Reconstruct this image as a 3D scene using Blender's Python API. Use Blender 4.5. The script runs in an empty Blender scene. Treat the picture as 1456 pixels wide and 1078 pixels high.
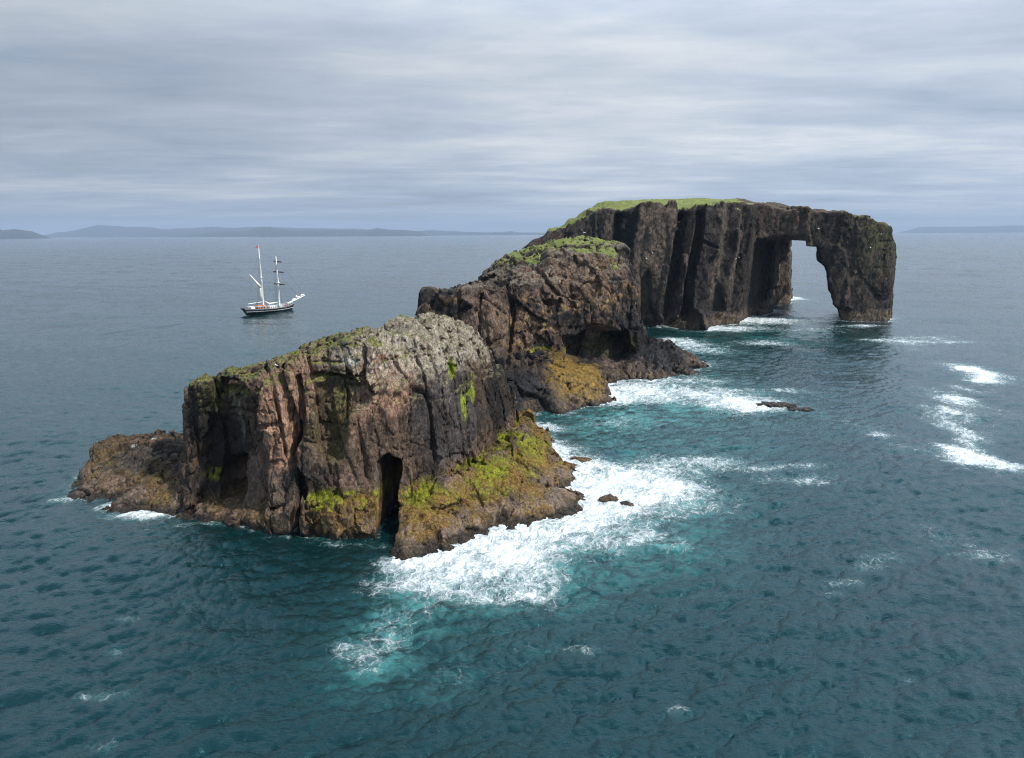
import bpy, math, random
import numpy as np
from mathutils import Matrix, Vector

# ------------------------------------------------------------------ camera, world, sun, exposure
scene = bpy.context.scene
FW, FH, FPX, CAMH = 1456.0, 1078.0, 1004.0, 30.0
PITCH = math.atan((539 - 332.5) / FPX); ROLL = math.radians(-0.27)
RM = Matrix.Rotation(math.radians(90) - PITCH, 4, 'X') @ Matrix.Rotation(ROLL, 4, 'Z')
cd = bpy.data.cameras.new('camera'); cam = bpy.data.objects.new('camera', cd)
scene.collection.objects.link(cam); scene.camera = cam
cam.matrix_world = Matrix.Translation((0, 0, CAMH)) @ RM
cd.sensor_fit = 'HORIZONTAL'; cd.sensor_width = 36.0; cd.lens = 36.0 * FPX / FW
cd.clip_start = 1.0; cd.clip_end = 80000.0
scene.view_settings.view_transform = 'Standard'; scene.view_settings.look = 'None'
scene.view_settings.gamma = 1.0; scene.view_settings.exposure = 0.0
scene.cycles.max_bounces = 5; scene.cycles.diffuse_bounces = 2; scene.cycles.glossy_bounces = 2
scene.cycles.transmission_bounces = 1; scene.cycles.volume_bounces = 0; scene.cycles.transparent_max_bounces = 6
scene.cycles.use_denoising = True; scene.cycles.denoising_prefilter = 'NONE'; scene.cycles.filter_width = 1.15; scene.cycles.sample_clamp_direct = 6.0; scene.cycles.sample_clamp_indirect = 3.0

SUN_DIR = Vector((0.80, -0.42, 1.0)).normalized()      # towards the sun
SUN_EL = math.asin(SUN_DIR.z); SUN_AZ = math.atan2(SUN_DIR.x, SUN_DIR.y)
sd = bpy.data.lights.new('sun', 'SUN'); sun = bpy.data.objects.new('sun', sd)
scene.collection.objects.link(sun); sd.energy = 5.0; sd.angle = math.radians(2.5); sd.color = (1.0, 0.95, 0.88)
sun.rotation_euler = (-SUN_DIR).to_track_quat('-Z', 'Y').to_euler()

world = bpy.data.worlds.new('World'); scene.world = world; world.use_nodes = True

class NT:
    """small helper round a node tree"""
    def __init__(s, tree): s.t = tree; s.n = tree.nodes; s.l = tree.links
    def node(s, typ, **kw):
        n = s.n.new(typ)
        for k, v in kw.items(): setattr(n, k, v)
        return n
    def put(s, sock, v):
        if isinstance(v, bpy.types.NodeSocket): s.l.new(v, sock)
        elif v is not None: sock.default_value = v
    def math(s, op, a, b=None, c=None, clamp=False):
        n = s.node('ShaderNodeMath', operation=op, use_clamp=clamp)
        for i, v in enumerate((a, b, c)): 
            if v is not None: s.put(n.inputs[i], v)
        return n.outputs[0]
    def vmath(s, op, a, b=None, out=0):
        n = s.node('ShaderNodeVectorMath', operation=op); s.put(n.inputs[0], a)
        if b is not None: s.put(n.inputs['Scale'] if op == 'SCALE' else n.inputs[1], b)
        return n.outputs[out]
    def mapping(s, v, scale=(1, 1, 1), rot=(0, 0, 0), loc=(0, 0, 0)):
        n = s.node('ShaderNodeMapping'); s.put(n.inputs['Vector'], v)
        n.inputs['Scale'].default_value = scale; n.inputs['Rotation'].default_value = rot; n.inputs['Location'].default_value = loc
        return n.outputs[0]
    def noise(s, v, scale, detail=4, rough=0.5, dist=0.0, color=False, typ='FBM'):
        n = s.node('ShaderNodeTexNoise', noise_type=typ); s.put(n.inputs['Vector'], v)
        n.inputs['Scale'].default_value = scale; n.inputs['Detail'].default_value = detail
        n.inputs['Roughness'].default_value = rough; n.inputs['Distortion'].default_value = dist
        return n.outputs['Color' if color else 0]
    def voro(s, v, scale, feature='F1', rnd=1.0, out='Distance'):
        n = s.node('ShaderNodeTexVoronoi', feature=feature); s.put(n.inputs['Vector'], v)
        n.inputs['Scale'].default_value = scale; n.inputs['Randomness'].default_value = rnd
        return n.outputs[out]
    def rng(s, v, a, b, c=0.0, d=1.0, smooth=False):
        n = s.node('ShaderNodeMapRange', interpolation_type='SMOOTHSTEP' if smooth else 'LINEAR')
        for i, x in enumerate((v, a, b, c, d)): s.put(n.inputs[i], x)
        return n.outputs[0]
    def mix(s, f, a, b, blend='MIX'):
        n = s.node('ShaderNodeMix', data_type='RGBA', blend_type=blend)
        s.put(n.inputs[0], f); s.put(n.inputs[6], a); s.put(n.inputs[7], b)
        return n.outputs[2]
    def bump(s, h, strength, distance, normal=None):
        n = s.node('ShaderNodeBump'); s.put(n.inputs['Height'], h)
        n.inputs['Strength'].default_value = strength; n.inputs['Distance'].default_value = distance
        if normal is not None: s.put(n.inputs['Normal'], normal)
        return n.outputs[0]

w = NT(world.node_tree); w.n.clear()
sky = w.node('ShaderNodeTexSky', sky_type='NISHITA', sun_disc=False)
sky.sun_elevation = SUN_EL; sky.sun_rotation = SUN_AZ; sky.dust_density = 1.5
tc = w.node('ShaderNodeTexCoord')
dirn = tc.outputs['Generated']
sep = w.node('ShaderNodeSeparateXYZ'); w.put(sep.inputs[0], dirn)
zc = w.math('MAXIMUM', sep.outputs[2], 0.0)
zq = w.math('ADD', zc, 0.045)                                   # a cloud deck seen in perspective
cmb = w.node('ShaderNodeCombineXYZ')
w.put(cmb.inputs[0], w.math('DIVIDE', sep.outputs[0], zq)); w.put(cmb.inputs[1], w.math('DIVIDE', sep.outputs[1], zq))
deck = cmb.outputs[0]
warp = w.vmath('ADD', deck, w.vmath('SCALE', w.noise(deck, 0.35, 3, color=True), 0.9))
n1 = w.noise(w.mapping(warp, (0.30, 0.52, 1), rot=(0, 0, math.radians(-18))), 1.0, 7, 0.52)
n2 = w.noise(w.mapping(warp, (0.7, 1.5, 1), rot=(0, 0, math.radians(-14)), loc=(3.1, 7.7, 0)), 1.0, 6, 0.5)
n3 = w.noise(w.mapping(warp, (2.2, 3.6, 1), rot=(0, 0, math.radians(-30)), loc=(1.7, 2.3, 0)), 1.0, 7, 0.6, 0.4)
cl = w.math('ADD', w.math('ADD', w.math('MULTIPLY', n1, 0.62), w.math('MULTIPLY', n2, 0.26)), w.math('MULTIPLY', n3, 0.14))
cl = w.rng(cl, 0.36, 0.66, 0.0, 1.0)
ramp = w.node('ShaderNodeValToRGB'); w.put(ramp.inputs[0], cl)
e = ramp.color_ramp.elements
e[0].position = 0.0; e[0].color = (0.30, 0.365, 0.47, 1); e[1].position = 1.0; e[1].color = (0.68, 0.71, 0.74, 1)
m_ = e.new(0.5); m_.color = (0.45, 0.515, 0.61, 1)
# brighter overhead and towards the sun side, bluer and darker low down on the left
az = w.vmath('DOT_PRODUCT', dirn, (0.94, 0.34, 0.0), out='Value')
side = w.math('ADD', w.rng(az, -0.6, 0.7, 0.80, 1.22), w.rng(az, 0.78, 1.0, 0.0, 0.45, True))
ccol = w.vmath('SCALE', ramp.outputs[0], side)
low = w.rng(zc, 0.0, 0.07, 0.0, 1.0, True)
ccol = w.mix(low, w.mix(0.6, ccol, w.vmath('SCALE', (0.31, 0.39, 0.49), side)), ccol)
zen = w.math('SUBTRACT', w.rng(zc, 0.20, 0.52, 1.0, 2.4, True), w.rng(zc, 0.5, 1.0, 0.0, 1.3, True))
ccol = w.vmath('SCALE', ccol, zen)
ccol = w.mix(w.rng(zc, 0.27, 0.45, 0, 1, True), ccol, w.vmath('MULTIPLY', ccol, (0.84, 1.0, 1.12)))
skyc = w.vmath('SCALE', sky.outputs[0], 0.10)
gap = w.math('SUBTRACT', 1.0, w.math('MULTIPLY', w.rng(n1, 0.30, 0.42, 1, 0, True), 0.35))
fin = w.mix(gap, skyc, ccol)
bg = w.node('ShaderNodeBackground'); w.put(bg.inputs[0], fin); bg.inputs[1].default_value = 1.0
wo = w.node('ShaderNodeOutputWorld'); w.l.new(bg.outputs[0], wo.inputs[0])
world.cycles.sampling_method = 'MANUAL'; world.cycles.sample_map_resolution = 256

# ------------------------------------------------------------------ helpers: photo ray -> place
RN = np.array(RM.to_3x3())
def ray(px, py): return RN @ np.array([px - FW / 2, -(py - FH / 2), -FPX])
def at(px, py, z=0.0):
    r = ray(px, py); t = (z - CAMH) / r[2]; return np.array([r[0] * t, r[1] * t, z])
def aty(px, py, y):
    r = ray(px, py); t = y / r[1]; return np.array([r[0] * t, y, CAMH + r[2] * t])
def plan(px, y, z):
    """x,y of a point at forward distance y and height z that stands in column px"""
    py = 500.0
    for _ in range(6):
        p = aty(px, py, y); py += (p[2] - z) * FPX / y
    return aty(px, py, y)[:2]

# ------------------------------------------------------------------ helpers: noise in numpy
F = np.float32
def _h(ix, iy, iz, seed):
    h = (ix.astype(np.uint32) * np.uint32(0x8da6b343)) ^ (iy.astype(np.uint32) * np.uint32(0xd8163841)) ^ (iz.astype(np.uint32) * np.uint32(0xcb1ab31f)) ^ np.uint32((seed * 0x9E3779B1) & 0xffffffff)
    h ^= h >> np.uint32(15); h *= np.uint32(0x2c1b3c6d); h ^= h >> np.uint32(12); h *= np.uint32(0x297a2d39); h ^= h >> np.uint32(15)
    return h
def rnd(h, k):
    h = (h + np.uint32((k * 0x85ebca6b) & 0xffffffff)); h ^= h >> np.uint32(13); h *= np.uint32(0xc2b2ae35); h ^= h >> np.uint32(16)
    return (h & np.uint32(0xffff)).astype(F) / F(65535)
def sstep(a, b, x): t = np.clip((x - a) / (b - a), 0, 1); return t * t * (3 - 2 * t)
def vnoise(p, seed=0):
    i = np.floor(p).astype(np.int32); f = (p - i).astype(F); f = f * f * (3 - 2 * f)
    out = np.zeros(len(p), F)
    for dx in (0, 1):
        wx = f[:, 0] if dx else 1 - f[:, 0]
        for dy in (0, 1):
            wy = wx * (f[:, 1] if dy else 1 - f[:, 1])
            for dz in (0, 1):
                wz = wy * (f[:, 2] if dz else 1 - f[:, 2])
                out += wz * rnd(_h(i[:, 0] + dx, i[:, 1] + dy, i[:, 2] + dz, seed), 1)
    return out * 2 - 1
def fbm(p, octv=4, seed=0, gain=0.5):
    a, s, o, q = 1.0, 0.0, 0, p
    for k in range(octv):
        o = o + a * vnoise(q, seed + k); s += a; a *= gain; q = q * 2.03 + 17.3
    return (o / s).astype(F)
def facets(p, seed=0, tilt=0.6):
    """blocky noise: each Worley cell a tilted plane; returns value (~-1..1), crack distance, cell random"""
    i = np.floor(p).astype(np.int32); f = (p - i).astype(F)
    n = len(p); f1 = np.full(n, 9, F); f2 = np.full(n, 9, F); val = np.zeros(n, F); rr = np.zeros(n, F)
    for dx in (-1, 0, 1):
        for dy in (-1, 0, 1):
            for dz in (-1, 0, 1):
                h = _h(i[:, 0] + dx, i[:, 1] + dy, i[:, 2] + dz, seed)
                ex = dx + rnd(h, 1) - f[:, 0]; ey = dy + rnd(h, 2) - f[:, 1]; ez = dz + rnd(h, 3) - f[:, 2]
                d = ex * ex + ey * ey + ez * ez
                near = d < f1
                f2 = np.where(near, f1, np.minimum(f2, d)); f1 = np.where(near, d, f1)
                r4 = rnd(h, 4)
                v = (r4 * 2 - 1) * (1 - tilt * .4) + tilt * 1.6 * ((rnd(h, 5) - .5) * ex + (rnd(h, 6) - .5) * ey + (rnd(h, 7) - .5) * ez)
                val = np.where(near, v, val); rr = np.where(near, r4, rr)
    return val, np.sqrt(f2) - np.sqrt(f1), rr

def panels(u, z, wd, ht, seed, sharp=.07):
    """rectangular joint blocks of a cliff: offset per block, and joint lines"""
    a = u / wd; ci = np.floor(a).astype(np.int32); fa = (a - ci).astype(F); o = np.zeros_like(ci)
    h0 = _h(ci, o, o, seed); shift = rnd(h0, 1) * .5                       # uneven widths
    mv = fa < shift; ci = np.where(mv, ci - 1, ci); h0 = _h(ci, o, o, seed)
    b = z / (ht * (.6 + .8 * rnd(h0, 2))) + rnd(h0, 3) * 7; ri = np.floor(b).astype(np.int32); fb_ = (b - ri).astype(F)
    h1 = _h(ci, ri, o, seed + 1); e = np.minimum(np.abs(fa - shift), 1.0)
    val = (rnd(h0, 5) - .5) * 1.1 + (rnd(h1, 6) - .5) * .9 + (rnd(h1, 7) - .5) * (fb_ - .5) * .9
    jl = sstep(sharp, 0, np.abs(fa - np.where(mv, shift, shift))) + .5 * sstep(sharp * .5, 0, np.minimum(fb_, 1 - fb_))
    return val.astype(F), np.clip(jl, 0, 1).astype(F), rnd(h1, 8)

def poly_sd(poly, X, Y):
    """signed distance (positive inside) of a plan outline on arrays X,Y"""
    P = np.array(poly, dtype=np.float64); d = np.full(X.shape, 1e9); ins = np.zeros(X.shape, bool)
    for k in range(len(P)):
        a, b = P[k], P[(k + 1) % len(P)]
        ex, ey = b - a; wx, wy = X - a[0], Y - a[1]
        t = np.clip((wx * ex + wy * ey) / (ex * ex + ey * ey + 1e-9), 0, 1)
        d = np.minimum(d, (wx - ex * t) ** 2 + (wy - ey * t) ** 2)
        c = ((a[1] <= Y) != (b[1] <= Y)) & (X < (b[0] - a[0]) * (Y - a[1]) / ((b[1] - a[1]) + 1e-12) + a[0])
        ins ^= c
    return np.where(ins, np.sqrt(d), -np.sqrt(d)).astype(F)

def idw(pts, X, Y, power=3.0):
    num = 0; den = 0
    for x, y, z in pts:
        wgt = 1.0 / (((X - x) ** 2 + (Y - y) ** 2) + 0.5) ** (power / 2); num = num + wgt * z; den = den + wgt
    return (num / den).astype(F)

def smax(a, b, k):
    h = np.clip(0.5 + 0.5 * (a - b) / k, 0, 1); return b + (a - b) * h + k * h * (1 - h)
def smin(a, b, k): return -smax(-a, -b, k)

def body(G, levels, tops, k=0.6, power=3.0, step=0.0):
    """field of one rock body on grid G: plan outlines at some heights, cut by a top surface"""
    X, Y, zs = G['X'], G['Y'], G['z']
    H = idw(tops, X, Y, power)
    if step:        # bedding: the top breaks into ledges
        q = np.stack([X.ravel(), Y.ravel(), 0 * X.ravel()], 1).astype(F)
        v_, c_, _ = facets(q * (.42 / step), 71); H = H + (.55 * step * v_ + .35 * step * fbm(q * .5, 3, 72)).reshape(H.shape)
        a_ = H / step; fl = np.floor(a_); H = (step * (fl + sstep(.45, .85, a_ - fl)) + .12 * step).astype(F)
    sds = [(z, poly_sd(p, X, Y)) for z, p in levels]
    f = np.empty((X.shape[0], X.shape[1], len(zs)), F)
    for j, z in enumerate(zs):
        if z <= sds[0][0]: s = sds[0][1] + (sds[0][0] - z) * 0.35
        elif z >= sds[-1][0]: s = sds[-1][1]
        else:
            for (za, sa), (zb, sb) in zip(sds[:-1], sds[1:]):
                if za <= z <= zb: t = (z - za) / (zb - za); s = sa * (1 - t) + sb * t; break
        f[:, :, j] = smin(s, (H - z) * 0.9, k)
    return f

def grid(x0, x1, y0, y1, z0, z1, v):
    xs = np.arange(x0, x1, v).astype(F); ys = np.arange(y0, y1, v).astype(F); zs = np.arange(z0, z1, v).astype(F)
    X, Y = np.meshgrid(xs, ys, indexing='ij')
    return dict(x=xs, y=ys, z=zs, X=X, Y=Y, v=v, o=np.array([x0, y0, z0]))

def band_pts(G, f, width):
    idx = np.nonzero(np.abs(f) < width)
    p = np.stack([G['x'][idx[0]], G['y'][idx[1]], G['z'][idx[2]]], 1).astype(F)
    return idx, p

def surface_nets(G, f):
    """mesh of the zero level of the field (positive inside)"""
    f = f.copy(); f[0] = f[-1] = -1; f[:, 0] = f[:, -1] = -1; f[:, :, -1] = -1; f[:, :, 0] = -1
    s = f > 0
    nx, ny, nz = f.shape
    c = np.zeros((nx - 1, ny - 1, nz - 1), np.int8)
    for dx in (0, 1):
        for dy in (0, 1):
            for dz in (0, 1): c += s[dx:nx - 1 + dx, dy:ny - 1 + dy, dz:nz - 1 + dz]
    act = (c > 0) & (c < 8)
    I, J, K = np.nonzero(act); n = len(I)
    vid = np.full(act.shape, -1, np.int32); vid[I, J, K] = np.arange(n)
    acc = np.zeros((n, 3), np.float64); cnt = np.zeros(n)
    cor = [(0, 0, 0), (1, 0, 0), (0, 1, 0), (1, 1, 0), (0, 0, 1), (1, 0, 1), (0, 1, 1), (1, 1, 1)]
    for a in range(8):
        for b in range(a + 1, 8):
            A, B = cor[a], cor[b]
            if sum(abs(A[q] - B[q]) for q in range(3)) != 1: continue
            fa = f[I + A[0], J + A[1], K + A[2]].astype(np.float64); fb = f[I + B[0], J + B[1], K + B[2]].astype(np.float64)
            m = (fa > 0) != (fb > 0); t = np.where(m, fa / np.where(m, fa - fb, 1), 0)
            for q in range(3): acc[:, q] += np.where(m, A[q] + t * (B[q] - A[q]), 0)
            cnt += m
    V = (acc / cnt[:, None] + np.stack([I, J, K], 1)) * G['v'] + G['o']
    quads = []
    for ax in range(3):
        o = [slice(None)] * 3; o2 = [slice(None)] * 3
        o[ax] = slice(0, -1); o2[ax] = slice(1, None)
        a, b = s[tuple(o)], s[tuple(o2)]
        ch = a != b; u, v_ = [(1, 2), (2, 0), (0, 1)][ax]
        E = np.array(np.nonzero(ch)); ok = (E[u] > 0) & (E[v_] > 0) & (E[u] < act.shape[u]) & (E[v_] < act.shape[v_]); E = E[:, ok]
        sg = a[tuple(E)]
        q = []
        for du, dv in ((1, 1), (0, 1), (0, 0), (1, 0)):
            e_ = E.copy(); e_[u] -= du; e_[v_] -= dv; q.append(vid[tuple(e_)])
        q = np.stack(q, 1); q = np.where(sg[:, None], q, q[:, ::-1]); quads.append(q)
    Q = np.concatenate(quads); Q = Q[(Q >= 0).all(1)]
    # keep only the largest connected pieces: drop crumbs
    par = np.arange(n)
    for _ in range(60):
        mn = par[Q].min(1); new = par.copy()
        for q in range(4): np.minimum.at(new, Q[:, q], mn)
        new = new[new]; new = new[new]
        if (new == par).all(): break
        par = new
    r, inv, ct = np.unique(par, return_inverse=True, return_counts=True)
    keepv = ct[inv] > 400
    Q = Q[keepv[Q].all(1)]
    used = np.unique(Q); remap = np.full(n, -1, np.int32); remap[used] = np.arange(len(used))
    return V[used].astype(F), remap[Q]

def vnormals(V, Q):
    n = np.cross(V[Q[:, 2]] - V[Q[:, 0]], V[Q[:, 3]] - V[Q[:, 1]])
    N = np.zeros_like(V)
    for q in range(4):
        for c in range(3): N[:, c] += np.bincount(Q[:, q], n[:, c], len(V)).astype(F)
    return N / (np.linalg.norm(N, axis=1, keepdims=True) + 1e-9)

def mesh_np(name, V, Q, mat, cols=None, parent=None, attrs=None, smooth=True):
    used = np.unique(Q)
    if len(used) != len(V):
        rm = np.full(len(V), -1, np.int32); rm[used] = np.arange(len(used)); Q = rm[Q]; V = V[used]
        if cols is not None: cols = cols[used]
        if attrs: attrs = {k: a[used] for k, a in attrs.items()}
    me = bpy.data.meshes.new(name); k = Q.shape[1]
    me.vertices.add(len(V)); me.vertices.foreach_set('co', V.astype(F).ravel())
    me.loops.add(Q.size); me.loops.foreach_set('vertex_index', Q.astype(np.int32).ravel())
    me.polygons.add(len(Q)); me.polygons.foreach_set('loop_start', np.arange(0, Q.size, k, dtype=np.int32))
    me.update(calc_edges=True)
    me.polygons.foreach_set('use_smooth', np.full(len(Q), smooth))
    if cols is not None:
        a = me.attributes.new('Col', 'FLOAT_COLOR', 'POINT'); c4 = np.ones((len(V), 4), F); c4[:, :cols.shape[1]] = cols
        a.data.foreach_set('color', c4.ravel())
    for nm, arr in (attrs or {}).items():
        a = me.attributes.new(nm, 'FLOAT', 'POINT'); a.data.foreach_set('value', arr.astype(F))
    me.materials.append(mat)
    o = bpy.data.objects.new(name, me); scene.collection.objects.link(o)
    if parent: o.parent = parent
    return o

def tag(o, label=None, cat=None, group=None, kind=None):
    if label: o['label'] = label
    if cat: o['category'] = cat
    if group: o['group'] = group
    if kind: o['kind'] = kind
    return o

# ------------------------------------------------------------------ materials
def new_mat(name):
    m = bpy.data.materials.new(name); m.use_nodes = True; t = NT(m.node_tree); t.n.clear()
    p = t.node('ShaderNodeBsdfPrincipled'); o = t.node('ShaderNodeOutputMaterial'); t.l.new(p.outputs[0], o.inputs[0])
    return m, t, p
def rock_mat(name, s, k=1.0):
    m, t, p = new_mat(name)
    geo = t.node('ShaderNodeNewGeometry').outputs['Position']
    at_ = t.node('ShaderNodeAttribute', attribute_name='Col')
    gA = t.noise(geo, 0.9 / s, 8, 0.62); gB = t.noise(t.mapping(geo, (1, 1, 0.28)), 2.3 / s, 6, 0.6)
    sp = t.noise(geo, 9.0 / s, 3, 0.7)
    v = t.math('MULTIPLY', t.rng(gA, 0.3, 0.7, 1 - .32 * k, 1 + .36 * k), t.rng(gB, 0.3, 0.7, 1 - .28 * k, 1 + .3 * k))
    v = t.math('MULTIPLY', v, t.rng(sp, 0.25, 0.75, 1 - .28 * k, 1 + .28 * k))
    col = t.vmath('MULTIPLY', at_.outputs['Color'], t.mix(t.noise(geo, 0.5 / s, 4, 0.6), (1.08, 0.98, 0.86, 1), (0.92, 0.97, 1.02, 1)))
    col = t.vmath('SCALE', col, v)
    # pale specks of lichen and droppings
    sk = t.rng(t.noise(geo, 5.0 / s, 2, 0.5), 0.70, 0.76, 0, 0.5 * k * k)
    wet = at_.outputs['Alpha']
    sk = t.math('MULTIPLY', sk, t.math('SUBTRACT', 1.0, wet, clamp=True))
    col = t.mix(sk, col, (0.30, 0.28, 0.24, 1))
    t.put(p.inputs['Base Color'], col)
    t.put(p.inputs['Roughness'], t.rng(wet, 0, 1, 0.9, 0.5))
    t.put(p.inputs['Specular IOR Level'], t.rng(wet, 0, 1, 0.12, 0.32))
    cr = t.voro(t.vmath('ADD', t.mapping(geo, (1, 1, 0.45)), t.vmath('SCALE', t.noise(geo, 0.8 / s, 3, color=True), 0.9 * s)), 1.3 / s, 'DISTANCE_TO_EDGE')
    h = t.math('ADD', t.math('MULTIPLY', t.noise(geo, 2.2 / s, 9, 0.70), .55), t.math('MULTIPLY', t.rng(cr, 0, 0.045, -0.5, 0), 1.0))
    for sc_, wt in ((.8, .75), (2.2, .32)):       # little tilted planes: chipped, angular rock
        q = t.vmath('SCALE', t.vmath('ADD', t.mapping(geo, (1, 1, .6)), t.vmath('SCALE', t.noise(geo, 1.2 / s, 2, color=True), .35 * s)), sc_ / s)
        vn = t.node('ShaderNodeTexVoronoi'); t.put(vn.inputs['Vector'], q); vn.inputs['Scale'].default_value = 1.0
        dlt = t.vmath('SUBTRACT', q, vn.outputs['Position']); tl = t.vmath('SUBTRACT', vn.outputs['Color'], (.5, .5, .5))
        h = t.math('ADD', h, t.math('MULTIPLY', t.vmath('DOT_PRODUCT', dlt, tl, out='Value'), wt * 4.2))
    t.put(p.inputs['Normal'], t.bump(h, 1.0, 0.40 * s))
    return m
ROCK1 = rock_mat('rock_near', 0.55); ROCK2 = rock_mat('rock_mid', 1.0); ROCK3 = rock_mat('rock_far', 1.6, .6)
def grass_mat():
    m, t, p = new_mat('turf')
    geo = t.node('ShaderNodeNewGeometry').outputs['Position']
    c = t.mix(t.rng(t.noise(geo, 0.35, 6, 0.65), .35, .65), (0.10, 0.125, 0.024, 1), (0.27, 0.25, 0.08, 1))
    c = t.mix(t.rng(t.noise(geo, 2.6, 4, 0.7), 0.38, 0.62, 0, 1), c, (0.16, 0.20, 0.04, 1))
    t.put(p.inputs['Base Color'], c); p.inputs['Roughness'].default_value = 0.95
    t.put(p.inputs['Normal'], t.bump(t.noise(geo, 3.0, 8, 0.75), 1.0, 0.5))
    return m
TURF = grass_mat()
def plain(name, col, rough=0.6, spec=0.5, var=0.15, metal=0):
    m, t, p = new_mat(name)
    geo = t.node('ShaderNodeTexCoord').outputs['Object']
    c = t.vmath('SCALE', (col[0], col[1], col[2]), t.rng(t.noise(geo, 3.0, 4, 0.6), 0.25, 0.75, 1 - var, 1 + var))
    t.put(p.inputs['Base Color'], c); p.inputs['Roughness'].default_value = rough
    p.inputs['Specular IOR Level'].default_value = spec; p.inputs['Metallic'].default_value = metal
    return m

# ------------------------------------------------------------------ rock carving tools
def seg_mask(P, pts, wd, soft=0.25):
    """P (n,2) in the x,z facade plane; smooth mask round a polyline of width wd"""
    d = np.full(len(P), 1e9, F)
    for a, b in zip(pts[:-1], pts[1:]):
        a = np.array(a); b = np.array(b); e_ = b - a
        t = np.clip(((P - a) @ e_) / (e_ @ e_ + 1e-9), 0, 1); d = np.minimum(d, np.linalg.norm(P - a - t[:, None] * e_, axis=1))
    return np.clip((wd - d) / soft, 0, 1)
def poly_mask(P, poly, soft):
    return np.clip(poly_sd(poly, P[:, 0], P[:, 1]) / soft + 0.5, 0, 1)
def fx(px, py, y):      # facade x,z of a spot seen at px,py standing at distance y
    p = aty(px, py, y); return (p[0], p[2])
def blob(P, c, r):      # smooth 3D falloff round a place
    return np.exp(-(((P - np.array(c)) / np.array(r)) ** 2).sum(1)).astype(F)
def mixc(c, col, m): return c * (1 - m[:, None]) + np.array(col, F)[None, :] * m[:, None]

SHORES = []   # (grid, sea-level slice) of every rock, for the surf line

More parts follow.
